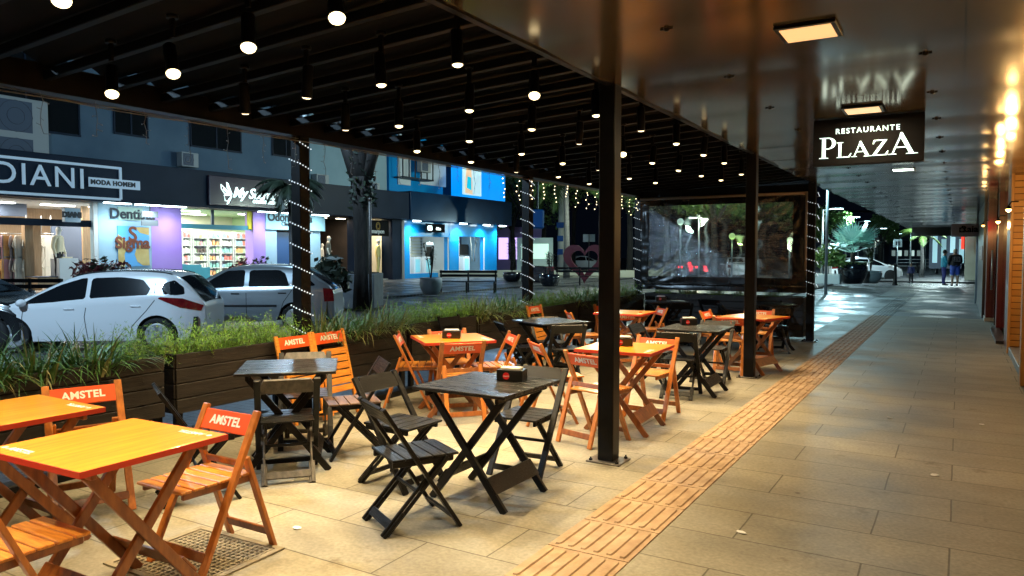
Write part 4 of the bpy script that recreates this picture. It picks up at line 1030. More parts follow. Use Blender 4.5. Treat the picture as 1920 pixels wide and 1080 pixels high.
for z_ in (402, 418):
    p, q = at_x(265, z_ + 5, FX + .6), at_x(296, z_ - 5, FX + .6); MB().b2((FX + .57, p.y, p.z), (FX + .62, q.y, q.z)).build('board', mat('grey board', (.13, .15, .16), .5), t)
p = at_x(281, 385, FX + .6); MB().b2((FX + .58, p.y - .02, at_x(281, 410, FX + .6).z), (FX + .61, p.y + .02, zf0)).build('hanger', C['ink'], t)
t = thing('blade_sign', 'small white box sign with a framed black logo inside the menswear shop window', 'sign')
p, q = at_x(122, 416, FX + .1), at_x(151, 391, FX + .1); MB().b2((FX - .1, p.y, p.z), (FX + .1, q.y, q.z)).build('box', mat('pale blue box', (.5, .62, .72), .5), t, bevel=.01)
wall_text('DIANI', 135, 403, .26, FX + .112, C['ink'], t, .02)
# air conditioners on the upper wall
def ac(px, py, w, X, label, fans=1):
    c = at_x(px, py, X); t = thing('air_conditioner', label, 'air conditioner', c, 0, 'air conditioners on the upper walls')
    h = w * .75 * fans
    MB().box((0, 0, 0), (.35, w, h)).build('casing', mat('dirty white casing', (.40, .42, .42), .6), t, bevel=.02)
    for f in range(fans):
        zz = (f - (fans - 1) / 2) * w * .75
        mb = MB()
        for rr in (.95, .5): mb.tube([(.18, -w * .12 + rr * w * .33 * math.cos(k * math.pi / 8), zz + rr * w * .33 * math.sin(k * math.pi / 8)) for k in range(17)], .007, 4, False)
        mb.lathe([(w * .32, 0), (w * .32, .002)], 20, (0, 0, 0), 'y') if False else None
        mb.build('grille', C['ink'], t)
        MB().box((.177, -w * .12, zz), (.005, w * .62, w * .62)).build('fan', C['slate'], t, bevel=.002)
ac(38, 255, 1.7, FX + .3, 'tall twin-fan air conditioner on the wall left above the menswear sign', 2)
ac(601, 339, .85, FX - .1, 'air conditioner above the palm right of the fairy-lit post'); ac(352, 300, .8, FX + .2, 'small air conditioner over the navy fascia left of the script sign')
ac(700, 352, .7, FX - .1, 'air conditioner at the right of the big tree trunk'); ac(795, 312, .95, FX + .3, 'air conditioner on the bracket of the blue corner building')
# planter with red flowers / display things get built with the vegetation
# ---- blue corner building
bb = thing('corner_building', 'bright blue corner shop with two lit display windows under a dark fascia', 'building')
yb0, yb1 = F(748), F(931)
def bpx(px0, px1, py0, py1, X, th, m, name):
    p, q = at_x(px0, py1, X), at_x(px1, py0, X); return MB().b2((X - th, p.y, p.z), (X, q.y, q.z)).build(name, m, bb)
MB().b2((FX - 6, yb0, 3.39), (FX + .9, yb1 + .6, 5.05)).build('fascia', C['deepblue'], bb, bevel=.02)
MB().b2((FX - 6, F(738) , 5.06), (FX - .3, F(838), ztop)).build('upper_wall', C['blue'], bb)
MB().b2((FX - 6, F(838) + .01, 5.06), (FX - 1, yb1, 7.2)).build('upper_wall', C['fascia'], bb)
bpx(788, 836, 300, 345, FX - .28, .01, mat('white upper wall', (.65, .72, .78), .7), 'wall_panel')
for a_, c_ in ((752, 768), (842, 860), (909, 931)):
    MB().b2((FX - .4, F(a_) + .003, -.04), (FX + .02, F(c_) - .003, 3.385)).build('pier', C['blue'], bb)
for a_, c_ in ((768, 842), (860, 909)):
    w0, w1 = F(a_), F(c_)
    zt = at_x((a_ + c_) / 2, 444, FX).z; zb = at_x((a_ + c_) / 2, 512, FX).z
    MB().b2((FX - .4, w0, zt), (FX + .0, w1, 3.385)).build('header', C['blue'], bb)
    MB().b2((FX - .4, w0, -.04), (FX + .0, w1, zb)).build('sill', C['blue'], bb)
    MB().b2((FX - 3.0, w0 - .3, 0), (FX - 2.9, w1 + 1.55, 3.4)).build('back_wall', C['cream'] if a_ == 768 else C['slate'], bb)
    MB().b2((FX - 2.9, w0 - .1, 0), (FX - .41, w0, 3.4)).build('side_wall', C['white'], bb); MB().b2((FX - 2.9, w1 + 1.4, 0), (FX - .41, w1 + 1.5, 3.4)).build('side_wall', C['lightblue'], bb)
    MB().b2((FX - 2.9, w0, 3.3), (FX - .41, w1, 3.4)).build('room_ceiling', C['white'], bb)
    MB().b2((FX - .06, w0, zb), (FX - .02, w0 + .08, zt)).build('window_frame', C['white'], bb); MB().b2((FX - .06, w1 - .08, zb), (FX - .02, w1, zt)).build('window_frame', C['white'], bb)
    area('shop_light', (FX - 1.0, (w0 + w1) / 2, 3.2), 1.6, 90, (.85, 1, .95))
    n_ = 3 if a_ == 768 else 2
    for k in range(n_):
        yy = w0 + (w1 - w0) * (k + .5) / n_ * .8
        tt = thing('display_counter', ('white display counter in the left blue-framed window, %s' if a_ == 768 else 'white display counter in the right blue-framed window, %s') % ordw[k], 'counter', (FX - .9, yy, .0), 0, 'counters in the blue shop windows')
        MB().b2((-.25, -.36, .1), (.25, .36, 1.25)).build('body', C['white'], tt, bevel=.01); MB().b2((.252, -.22, .3), (.262, .22, 1.1)).build('front_panel', mat('aqua panel', (.35, .75, .8), .4), tt)
mb = MB()
for k in range(9): mb.b2((FX - 2.88, at_x(772, 470, FX - 2.85).y, 1.3 + k * .2), (FX - 2.80, at_x(800, 470, FX - 2.85).y, 1.38 + k * .2))
mb.build('shutter_slats', C['white'], bb)
random.seed(8)
for (px, h_, w_, m_) in ((812, 1.9, .5, 'dark'), (822, 1.5, .35, 'woodpanel'), (833, 2.0, .3, 'slate'), (866, 2.1, .55, 'dark'), (885, 1.6, .4, 'woodpanel')):
    p = at_x(px, 470, FX - 2.3); t = thing('display_cabinet', 'cabinet inside the blue shop behind the glass, at column %s' % ordw[[812, 822, 833, 866, 885].index(px)], 'cabinet', (p.x, p.y, 0), 0, 'cabinets inside the blue shop')
    MB().b2((-.2, -w_, 0), (.2, w_, h_)).build('body', C[m_], t, bevel=.01)
    for k in range(3): MB().b2((.205, -w_ + .05, .3 + k * .5), (.23, w_ - .05, .34 + k * .5)).build('shelf', C['white'], t)
p = at_x(889, 500, FX - 1.2); t = thing('branch_decoration', 'pale forked branch decoration in the right blue-framed window', 'decoration', (p.x, p.y, .9))
MB().tube([(0, -.25, 0), (0, -.3, .8), (0, -.45, 1.7)], .035, 6).tube([(0, .1, 0), (0, .05, .7), (0, .2, 1.2), (0, .55, 1.75)], .035, 6).tube([(0, .2, 1.2), (0, 0, 1.75)], .028, 6).build('branch', C['skin'], t)
MB().b2((FX - .1, F(745) , -.04), (FX + .35, F(749.5), 3.38)).build('corner_pillar', mat('grey pillar', (.22, .21, .20), .5), bb)
for i, px in enumerate((768, 856, 900, 930)):
    c = at_x(px, 410, FX + .75); t = thing('soffit_lamp', 'round white lamp under the blue shop fascia, %s from the left' % ordw[i], 'lamp', (FX + .55, F(px), 3.36), 0, 'lamps under the blue shop fascia')
    MB().lathe([(.24, .02), (.26, 0), (.22, -.03), (.001, -.035)], 20).build('disc', C['lamp_blue'], t)
    s = spot('soffit_beam', (0, 0, -.06), 620, (.75, .93, 1), 155, 1, .1, parent=t)
t = thing('shop_sign', 'black hanging sign with a glowing round emblem over the left blue window', 'sign')
p, q = at_x(799, 435, FX + .5), at_x(833, 421, FX + .5); MB().b2((FX + .45, p.y, p.z), (FX + .55, q.y, q.z)).build('box', M['sign_box'], t)
wall_text('CB', 806, 428, .36, FX + .565, C['glow'], t, .03); wall_text('ótica', 822, 429, .24, FX + .565, C['glow'], t, .012)
wall_text('orbea', 806, 456, .28, FX + .03, C['glow'], bb, .015)
bx = thing('lightbox_billboard', 'glowing blue lightbox billboard with a poster of a figure above the blue shop', 'billboard')
XB = FX + .5
p, q = at_x(858, 378, XB), at_x(947, 300, XB); zb_ = at_x(900, 378, XB).z
MB().b2((XB - .5, p.y, zb_), (XB, q.y, zb_ + 2.6)).build('box', emit('blue lightbox', (.0, .30, .95), .95), bx)
p2_, q2 = at_x(867, 365, XB), at_x(902, 300, XB)
po = MB().b2((XB + .003, p2_.y, zb_ + .35), (XB + .02, q2.y, zb_ + 2.55)).build('poster', emit('poster ground', (.55, .85, .95), .85), bx)
MB().poly([(XB + .024, p2_.y + u, zb_ + v) for u, v in ((.25, .45), (1.15, .40), (1.1, 1.2), (.95, 2.4), (.45, 2.4), (.3, 1.2))], (.004, 0, 0)).build('figure', emit('warm figure', (.9, .60, .38), .8), po)
MB().poly([(XB + .03, p2_.y + u, zb_ + v) for u, v in ((.45, .8), (1.0, .65), (.95, 1.5), (.55, 1.55))], (.004, 0, 0)).build('figure_top', emit('turquoise figure', (.0, .6, .85), .8), po)
t = thing('balcony_frame', 'small dark metal bracket balcony on the blue corner building', 'balcony')
p, q = at_x(756, 330, FX + .4), at_x(812, 300, FX + .4)
mb = MB()
for k in range(6): yy = p.y + (q.y - p.y) * k / 5; mb.b2((FX + .35, yy - .03, p.z), (FX + .41, yy + .03, q.z + 1))
mb.b2((FX - .3, p.y, p.z - .08), (FX + .45, q.y, p.z)); mb.build('rail', C['ink'], t)
MB().b2((FX - .28, at_x(752, 330, FX).y, at_x(752, 345, FX).z), (FX - .2, at_x(775, 330, FX).y, ztop)).build('back_window', mat('pale window', (.6, .66, .7), .4), t)
# ---------------------------------------------------------------- figures
def skin(name, pts, edges, rad, m, parent=None, sub=2):
    me = bpy.data.meshes.new(name); me.from_pydata([Vector(p) for p in pts], edges, [])
    o = bpy.data.objects.new('tmp', me); COL.objects.link(o)
    md = o.modifiers.new('s', 'SKIN'); md.use_smooth_shade = True
    for i, r in enumerate(rad):
        sv = me.skin_vertices[0].data[i]; sv.radius = (r, r) if not isinstance(r, tuple) else r; sv.use_root = i == 0
    sb = o.modifiers.new('b', 'SUBSURF'); sb.levels = sub; sb.render_levels = sub
    dg = bpy.context.evaluated_depsgraph_get(); me2 = bpy.data.meshes.new_from_object(o.evaluated_get(dg)); bpy.data.objects.remove(o)
    for p in me2.polygons: p.use_smooth = True
    return link(name, me2, m, parent)
def figure(t, h, skin_m, top_m=None, bot_m=None, hair_m=None, shoe_m=None, short=False, sleeves=True, shortsleeve=False, arm=0.0, lean=0.0, stride=.0, armf=0, bulk=1.0, headdown=0, name='body'):
    """standing figure facing local +y, height h"""
    k = h / 1.75; b = bulk
    J = {'pel': (0, 0, .95), 'chest': (0, .0 + lean * .3, 1.22), 'neckb': (0, lean * .55, 1.42), 'neck': (0, lean * .65 + .01, 1.50), 'head': (0, lean * .8 + .03 + headdown * .5, 1.60 - headdown * .3), 'top': (0, lean * .85 + .03 + headdown, 1.70 - headdown)}
    P, E, Rr = [], [], []
    def add(p, r, par=None):
        P.append(tuple(c * k for c in p)); Rr.append(r * k)
        if par is not None: E.append((par, len(P) - 1))
        return len(P) - 1
    pel = add(J['pel'], .135 * b); ch_ = add(J['chest'], .14 * b, pel); nb = add(J['neckb'], .085 * b, ch_); nk = add(J['neck'], .055, nb); hd = add(J['head'], .085, nk); tp = add(J['top'], .075, hd)
    arms, legs_ = [], []
    for s in (-1, 1):
        sh = add((s * .17 * b, lean * .5, 1.40), .062 * b, nb)
        el = add((s * (.22 * b + arm), lean * .5 + armf * .10 - .02, 1.12), .043 * b, sh)
        wr = add((s * (.22 * b + arm - armf * .14), lean * .5 + .06 + armf * .28, .90 + armf * .18), .028, el)
        hn = add((s * (.22 * b + arm - armf * .15), lean * .5 + .08 + armf * .33, .82 + armf * .20), .030, wr)
        fi = add((s * (.215 * b + arm - armf * .15), lean * .5 + .09 + armf * .36, .76 + armf * .22), .016, hn)
        arms.append((sh, el, wr))
        hp = add((s * .09 * b, 0, .88), .092 * b, pel); kn = add((s * .10 * b, stride * s * .5 + .02, .50), .060 * b, hp)
        ca = add((s * .10 * b, stride * s * .8 - .01, .32), .052 * b, kn); an = add((s * .10 * b, stride * s, .09), .034, ca)
        ft = add((s * .105 * b, stride * s + .13, .035), .032, an); legs_.append((hp, kn, ca, an, ft))
    body = skin(name, P, E, Rr, skin_m, t)
    hc = Vector(P[hd]) * .5 + Vector(P[tp]) * .5
    bm = bmesh.new(); bm.from_mesh(body.data); bmesh.ops.recalc_face_normals(bm, faces=bm.faces)
    def cloth(nm, keep, ex, m):
        c = bm.copy(); bmesh.ops.delete(c, geom=[f for f in c.faces if not keep(f.calc_center_median() / k)], context='FACES')
        c.normal_update()
        for v in c.verts: v.co += v.normal * ex * k
        ed = [e for e in c.edges if e.is_boundary]; r = bmesh.ops.extrude_edge_only(c, edges=ed)
        for v in [g for g in r['geom'] if isinstance(g, bmesh.types.BMVert)]: v.co -= v.normal * ex * k * .9
        me = bpy.data.meshes.new(nm); c.to_mesh(me); c.free()
        for p in me.polygons: p.use_smooth = True
        return link(nm, me, m, t)
    wz = .90 + armf * .18
    if top_m: cloth('top', lambda v: v.y < .24 + lean and ((v.z > .93 and v.z < 1.455 and (abs(v.x) < .17 * b or v.z > (1.20 if shortsleeve else wz - .01))) or (not shortsleeve and abs(v.x) > .155 * b and v.z > wz - .01 and v.z < 1.45)), .016, top_m)
    if bot_m: cloth('shorts' if short else 'trousers', lambda v: (.50 if short else .085) < v.z < .97 and abs(v.x) < .185 * b and v.y < (.12 if short else .2), .020 if short else .010, bot_m)
    hb = bmesh.new(); hb.from_mesh(body.data); bmesh.ops.create_uvsphere(hb, u_segments=14, v_segments=10, radius=1, matrix=Matrix.Translation(hc) @ Matrix.Diagonal((.075 * k, .092 * k, .112 * k, 1)))
    for f in hb.faces: f.smooth = True
    hb.to_mesh(body.data); hb.free(); bm.free()
    if shoe_m:
        for hp, kn, ca, an, ft in legs_:
            q = (Vector(P[an]) + Vector(P[ft])) / 2; q.z = .04 * k
            sm = MB(); bmesh.ops.create_uvsphere(sm.bm, u_segments=10, v_segments=7, radius=1, matrix=Matrix.Translation(q + Vector((0, .01 * k, 0))) @ Matrix.Diagonal((.048 * k, .13 * k, .045 * k, 1))); sm.build('shoe', shoe_m, t, smooth=True)
    if hair_m:
        c = Vector(P[tp]); hm = MB(); bmesh.ops.create_uvsphere(hm.bm, u_segments=14, v_segments=9, radius=.105 * k, matrix=Matrix.Translation(hc + Vector((0, -.022 * k, .022 * k))) @ Matrix.Diagonal((.86, .96, 1.08, 1)))
        hm.build('hair', hair_m, t, smooth=True)
    for s in (-1, 1):                                     # ears and nose
        hb = MB(); bmesh.ops.create_uvsphere(hb.bm, u_segments=8, v_segments=6, radius=.022 * k, matrix=Matrix.Translation(hc + Vector((s * .074 * k, 0, -.01 * k))) @ Matrix.Diagonal((.4, .8, 1.3, 1))); hb.build('ear', skin_m, t, smooth=True)
    MB().poly([tuple(hc + Vector(v) * k) for v in ((-.014, .086, -.03), (.014, .086, -.03), (0, .09, .015))], (0, .02 * k, -.004 * k)).build('nose', skin_m, t)
    return t
C['cream_knit'] = mat('cream knit', (.70, .60, .40), .8, c2=(.76, .66, .46), scale=40, bump=.2)
C['black_cloth'] = mat('black cloth', (.015, .014, .018), .8)
C['grey_tee'] = mat('grey tee', (.16, .15, .12), .8); C['jeans'] = mat('dark jeans', (.04, .07, .09), .8)
C['pale_yellow'] = mat('pale yellow cloth', (.85, .74, .30), .7); C['green_shirt'] = mat('sage shirt', (.30, .42, .32), .8); C['orange_skirt'] = mat('peach skirt', (.75, .38, .16), .8)
def mannequin(px, pyb, X, h, label, rz=-90, **k):
    p = at_x(px, pyb, X); t = thing('mannequin', label, 'mannequin', p, R(rz), 'shop window mannequins'); figure(t, h, C['skin'], **k)
    MB().lathe([(.20, -.02), (.20, .0), (.18, .012)], 16).build('base_plate', C['white'], t); return t
mannequin(111, 526, FX - .6, 1.98, 'white mannequin in a cream knit jumper and black trousers in the menswear window', rz=-62, top_m=C['cream_knit'], bot_m=C['black_cloth'], shoe_m=C['white'], arm=.03)
mannequin(616, 512, FX - .7, 1.95, 'mannequin in a grey tee and jeans in the dark shop window', rz=-50, top_m=C['grey_tee'], bot_m=C['jeans'], shortsleeve=True)
mannequin(604, 512, FX - 1.6, 1.6, 'half visible bare white mannequin at the left of the dark shop window', rz=-60)
mannequin(657, 508, FX - .8, 1.8, 'mannequin in a brown jacket just left of the big tree trunk', rz=-60, top_m=C['dark'], bot_m=C['orange_skirt'])
mannequin(683, 508, FX - .6, 1.9, 'mannequin in black with pale hood right behind the tree trunk', rz=-60, top_m=C['black_cloth'], bot_m=C['black_cloth'])
mannequin(709, 515, FX - .6, 2.0, 'mannequin in a pale yellow suit under the black sign with gold emblem', rz=-60, top_m=C['pale_yellow'], bot_m=C['pale_yellow'], hair_m=C['skin'])
mannequin(722, 512, FX - 1.5, 1.8, 'mannequin in sage behind the pale yellow one', rz=-60, top_m=C['green_shirt'], bot_m=mat('violet cloth', (.18, .1, .6), .7))
# hanging garments
def garment(len_, w=.42):
    p = [(-.10, 0), (-.20, -.03), (-.34, -.25), (-.24, -.32), (-.19, -.22), (-.21, -len_), (.21, -len_), (.19, -.22), (.24, -.32), (.34, -.25), (.20, -.03), (.10, 0), (0, -.04)]
    mb = MB(); mb.poly([(0, a * w / .42, b_) for a, b_ in p], (.035, 0, 0)); return mb.mesh('garment', bevel=.008)
gm = garment(.78)
cols = {'white': mat('off white shirt', (.74, .70, .60), .8, c2=(.62, .58, .50), scale=5, stretch=(1, 6, .5)), 'pink': mat('dusty pink shirt', (.62, .32, .34), .8), 'orange': mat('orange shirt', (.80, .42, .14), .8), 'grey': mat('warm grey shirt', (.33, .26, .25), .8), 'lilac': mat('lilac shirt', (.42, .34, .50), .8)}
gms = {k: gm.copy() for k in cols}
def rack(pxs, py, X, names, sc, lab, spread, ang):
    p0, p1 = at_x(pxs[0], py, X), at_x(pxs[1], py, X)
    t = thing('clothes_rail', 'steel clothes rail %s' % lab, 'clothes rail', (0, 0, 0), 0, 'clothes rails in the menswear shop')
    MB().tube([(X, p0.y - .1, p0.z + .06), (X, p1.y + .1, p1.z + .06)], .02, 6).build('rail', M['alu'], t)
    for s in (p0, p1): MB().tube([(X - .02, s.y, s.z + .06), (X - .02, s.y, s.z + .75)], .012, 6).build('hanger_rod', M['alu'], t)
    n = len(names)
    for i, c in enumerate(names):
        y = p0.y + (p1.y - p0.y) * (i + .5) / n
        o = link('hanging_shirt', gms[c], cols[c], None, (X + .02 * (i % 2), y, (p0.z + p1.z) / 2)); o.rotation_euler = (0, 0, ang[i % len(ang)]); o.scale = (1, sc, sc * 1.15)
        tag(o, '%s shirt on the rail %s' % ({'white': 'off-white', 'pink': 'dusty pink', 'orange': 'orange', 'grey': 'warm grey', 'lilac': 'lilac'}[c], lab), 'shirt', 'shirts hanging in the menswear shop')
rack((-8, 50), 441, FX - 1.6, ['lilac', 'pink', 'grey', 'orange', 'grey', 'white', 'white', 'white', 'white'], 1.35, 'upper left of the mannequin', 1, [R(50), R(60), R(35), R(15)])
rack((-8, 50), 485, FX - 1.5, ['pink', 'orange', 'orange', 'pink', 'grey', 'white', 'white', 'white', 'white'], 1.35, 'lower left of the mannequin', 1, [R(50), R(60), R(35), R(12)])
rack((78, 96), 441, FX - 2.4, ['white', 'white', 'white'], 1.35, 'upper, beside the mannequin', 1, [R(20)]); rack((78, 96), 480, FX - 2.4, ['white', 'white', 'white'], 1.35, 'lower, beside the mannequin', 1, [R(20)])
t = thing('display_plinth', 'white display cube beside the mannequin in the menswear window', 'plinth', at_x(122, 532, FX - .6)); MB().b2((-.3, -.35, 0), (.3, .35, .95)).build('body', C['white'], t, bevel=.01); MB().b2((-.2, -.2, .952), (.2, .2, 1.0)).build('folded_cloth', C['cream_knit'], t, bevel=.01)
t = thing('display_plinth', 'low wooden plinth below the mannequin', 'plinth', at_x(92, 536, FX - .8)); MB().b2((-.4, -.6, 0), (.4, .5, .33)).build('body', C['woodpanel'], t, bevel=.01); MB().b2((-.42, -.62, .332), (.42, .52, .36)).build('top_board', C['slate'], t)
# cosmetics shelves and products
XSH = FX - 3.2
random.seed(3)
pc = {'pink': (.78, .40, .46), 'teal': (.30, .60, .56), 'orange': (.85, .45, .22), 'white': (.84, .86, .80), 'green': (.50, .72, .50), 'blue': (.35, .55, .75), 'dark': (.14, .11, .10), 'red': (.68, .22, .20), 'yellow': (.85, .76, .35)}
pm = {k: mat(k + ' packaging', c, .4) for k, c in pc.items()}
pmesh = {}
for k in pc:
    mb = MB(); mb.b2((-.05, -.07, 0), (.05, .07, .19)); mb.b2((-.025, -.03, .193), (.025, .03, .23)); pmesh[k] = mb.mesh('product', bevel=.008)
rows_px = [(341, 462, 443), (341, 462, 456), (341, 462, 468), (341, 462, 480), (341, 462, 492), (341, 462, 503)]
bays = [(342, 358), (362, 388), (391, 412), (414, 437), (440, 471)]
pref = [['pink', 'pink', 'red', 'white'], ['pink', 'dark', 'white', 'green', 'yellow'], ['teal', 'white', 'orange', 'green'], ['red', 'blue', 'teal', 'white'], ['red', 'orange', 'blue', 'white', 'green']]
cnt = 0
for bi, (b0, b1) in enumerate(bays):
    ya, yb = at_x(b0, 470, XSH).y, at_x(b1, 470, XSH).y
    t = thing('shop_shelf', 'white cosmetics shelf bay packed with products, %s from the left' % ordw[bi], 'shelf', (XSH, (ya + yb) / 2, 0), 0, 'white shelf bays in the cosmetics shop')
    hw = (yb - ya) / 2
    MB().b2((-.35, -hw, .05), (-.32, hw, 2.55)).build('back_panel', C['white'], t)
    for s in (-1, 1): MB().b2((-.32, s * hw - .015, .05), (.05, s * hw + .015, 2.55)).build('side_panel', C['white'], t)
    for r_ in range(6):
        z = .42 + r_ * .36
        MB().b2((-.318, -hw + .02, z - .03), (.04, hw - .02, z)).build('shelf_board', C['white'], t)
        n = max(3, int(hw * 2 / .165)); col = random.choice(pref[bi])
        for k in range(n):
            if cnt > 290: break
            c = col if random.random() < .65 else random.choice(pref[bi]); cnt += 1
            o = link('product', pmesh[c], pm[c], None, (XSH - .05, (ya + yb) / 2 - hw + .12 + (2 * hw - .24) * k / max(1, n - 1), z + .001)); o.scale = (1, random.uniform(.8, 1.1), random.uniform(.75, 1.2))
            tag(o, '%s product pack on the %s shelf of bay %s' % (c, ['lowest', 'second', 'third', 'fourth', 'fifth', 'top'][r_], ordw[bi]), 'product', 'products on the cosmetics shelves')
# ---------------------------------------------------------------- cars
M['car_glass'] = mat('tinted car glass', (.008, .010, .013), .05, spec=.8, coat=.5)
M['tyre'] = mat('tyre rubber', (.015, .015, .016), .8)
M['wheel'] = mat('silver alloy', (.50, .51, .53), .32, metal=.25)
M['plastic_trim'] = mat('black trim', (.012, .012, .013), .5)
M['tail_red'] = mat('red lamp lens', (.13, .004, .008), .12, c2=(.26, .008, .012), scale=14, coat=.8)
M['headlamp'] = mat('clear lamp lens', (.55, .6, .62), .1, coat=.8)
M['arch'] = mat('wheel arch lining', (.006, .006, .006), .9)
def soft(w, k=.14):
    o = []; n = len(w)
    for i in range(n):
        a, b_, c = Vector(w[i - 1]), Vector(w[i]), Vector(w[(i + 1) % n])
        p, q = b_.lerp(a, k), b_.lerp(c, k); o += [tuple(p), tuple((p + q) / 4 + b_ / 2), tuple(q)]
    return o
def lerp_prof(P, x):
    for (a, za), (b_, zb) in zip(P, P[1:]):
        if a <= x <= b_: 
            u = (x - a) / (b_ - a); return za + (zb - za) * u
    return P[0][1] if x < P[0][0] else P[-1][1]
def smooth_prof(P, n=3):
    for _ in range(n):
        Q = [P[0]]
        for (a, za), (b_, zb) in zip(P, P[1:]):
            Q += [(a * .75 + b_ * .25, za * .75 + zb * .25), (a * .25 + b_ * .75, za * .25 + zb * .75)]
        P = Q + [P[-1]]
    return P
def car(loc, rz, label, paint, L, Wd, prof, belt, wheels, rw, side_windows, ws, rwin, tail, group, seams, rails=False, lamps=None, strip=False, handles=(), plain_wheel=False, parts=True):
    """x forward; prof = upper silhouette rear->front; wheels = two x; everything in metres"""
    t = thing('parked_car', label, 'car', loc, rz, group)
    P = smooth_prof(prof, 2); x0, x1 = P[0][0], P[-1][0]
    def hw(x, z):
        e = max(0, (abs(x) - L * .33) / (L * .17)); w = Wd / 2 * (1 - (.34 if x < 0 else .24) * min(1, e) ** 2)
        bz = lerp_prof(belt, x)
        if z > bz: w -= (z - bz) * .34 + .010
        else: w -= .05 * ((bz - .22 - z) / .5) ** 2 if z < bz - .22 else 0
        return w
    ra = rw + .05
    def low(x):
        z = .20 + .06 * max(0, (abs(x) - L * .42) / (L * .08))
        for w in wheels:
            if abs(x - w) < ra: z = max(z, rw + math.sqrt(ra * ra - (x - w) ** 2))
        return z
    xs = set([x0, x1]) | {p[0] for p in P}
    for i in range(61): xs.add(x0 + (x1 - x0) * i / 60)
    for w in wheels:
        for k in range(17): xs.add(w - ra * math.cos(math.pi * k / 16))
    xs = sorted(x for x in xs if x0 <= x <= x1); xs = [x for i, x in enumerate(xs) if i == 0 or x - xs[i - 1] > .006]
    mb = MB(); nz = 14; ny = 6; cols_ = []
    for x in xs:
        lo, up = low(x), max(lerp_prof(P, x), low(x) + .05); bz = min(lerp_prof(belt, x), up - .02); bz = max(bz, lo + .02)
        col = []
        zs = [lo + (bz - lo) * k / 8 for k in range(9)] + [bz + (up - bz) * k / 6 for k in range(1, 7)]
        for z in zs[:-1]: col.append((x, hw(x, z), z))
        wt = hw(x, up); col.append((x, wt, up - .025)) if up - .025 > zs[-2] else col.append((x, wt, (up + zs[-2]) / 2))
        for k in range(ny + 1):
            u = 1 - k / ny; col.append((x, (wt - .035) * u, up + .030 * (1 - u * u) if up > 1 else up + .012 * (1 - u * u)))
        cols_.append(col)
    for s in (1, -1):
        V = [[mb.bm.verts.new((p[0], p[1] * s, p[2])) for p in c] for c in cols_]
        for i in range(len(V) - 1):
            for j in range(len(V[0]) - 1):
                f = mb.bm.faces.new((V[i][j], V[i + 1][j], V[i + 1][j + 1], V[i][j + 1])); f.smooth = True
        for c in (V[0], V[-1]):                           # bumper ends to the centre line
            mid = [mb.bm.verts.new((v.co.x, 0, v.co.z)) for v in c[:-1]]
            for j in range(len(c) - 2): mb.bm.faces.new((c[j], c[j + 1], mid[j + 1], mid[j]))
    bmesh.ops.remove_doubles(mb.bm, verts=mb.bm.verts, dist=.0008)
    mb.build('body', paint, t)
    mb = MB(); mb.b2((x0 + .12, -Wd / 2 + .14, .22), (x1 - .12, Wd / 2 - .14, .60)); mb.build('underbody', M['arch'], t)
    def patch(nm, poly, m, off=.004, sides=(1, -1), dens=.05):
        for s in sides:
            q = []
            for (a, za), (b_, zb) in zip(poly, poly[1:] + poly[:1]):
                n = max(1, int(math.hypot(b_ - a, zb - za) / dens))
                for k in range(n): q.append((a + (b_ - a) * k / n, za + (zb - za) * k / n))
            pb = MB(); vs_ = [pb.bm.verts.new((x, s * (hw(x, z) + off), z)) for x, z in q]
            ed = [pb.bm.edges.new((vs_[i], vs_[(i + 1) % len(vs_)])) for i in range(len(vs_))]
            bmesh.ops.triangle_fill(pb.bm, edges=ed, use_beauty=True)
            pb.build(nm, m, t)
    for w in side_windows: patch('side_window', soft(w), M['car_glass'])
    if parts:
        for sm in seams:
            for a, b_ in zip(sm, sm[1:]):
                d = Vector((b_[0] - a[0], b_[1] - a[1])).normalized() * .0; nn = Vector((-(b_[1] - a[1]), b_[0] - a[0])).normalized() * .006
                patch('door_seam', [(a[0] - nn.x, a[1] - nn.y), (b_[0] - nn.x, b_[1] - nn.y), (b_[0] + nn.x, b_[1] + nn.y), (a[0] + nn.x, a[1] + nn.y)], M['plastic_trim'], .002, dens=.1)
        for hx, hz in handles:
            for s in (1, -1): MB().box((hx, s * (hw(hx, hz) + .012), hz), (.17, .02, .026)).build('door_handle', paint if not strip else M['plastic_trim'], t, bevel=.008)
    if strip: patch('rub_strip', [(wheels[0] + ra + .03, .50), (wheels[1] - ra - .03, .50), (wheels[1] - ra - .03, .545), (wheels[0] + ra + .03, .545)], M['plastic_trim'], .010)
    patch('tail_lamp', tail, M['tail_red'], .008)
    if lamps: patch('headlight', lamps, M['headlamp'], .008)
    for nm, (xa, xb) in (('windscreen', ws), ('rear_window', rwin)):
        pb = MB(); n = 8; V = []
        for k in range(n + 1):
            x = xa + (xb - xa) * k / n; z = lerp_prof(P, x); w = hw(x, z) - .09
            V.append([pb.bm.verts.new((x + (.004 if nm == 'windscreen' else -.004), w * u, z + .012 + (.030 if z > 1 else .02) * (1 - u * u))) for u in (-1, -.5, 0, .5, 1)])
        for k in range(n):
            for j in range(4): f = pb.bm.faces.new((V[k][j], V[k + 1][j], V[k + 1][j + 1], V[k][j + 1])); f.smooth = True
        pb.build(nm, M['car_glass'], t)
    mx = ws[1] - .28 if ws[1] > ws[0] else ws[0]
    for s in (1, -1):
        mz = lerp_prof(belt, mx) + .06
        m2 = MB(); bmesh.ops.create_uvsphere(m2.bm, u_segments=14, v_segments=9, radius=1, matrix=Matrix.Translation((mx, s * (hw(mx, mz) + .10), mz)) @ Matrix.Diagonal((.075, .10, .068, 1))); m2.build('mirror', paint if not strip else M['plastic_trim'], t, smooth=True)
        MB().box((mx, s * (hw(mx, mz) + .02), mz - .04), (.05, .08, .03)).build('mirror_arm', M['plastic_trim'], t)
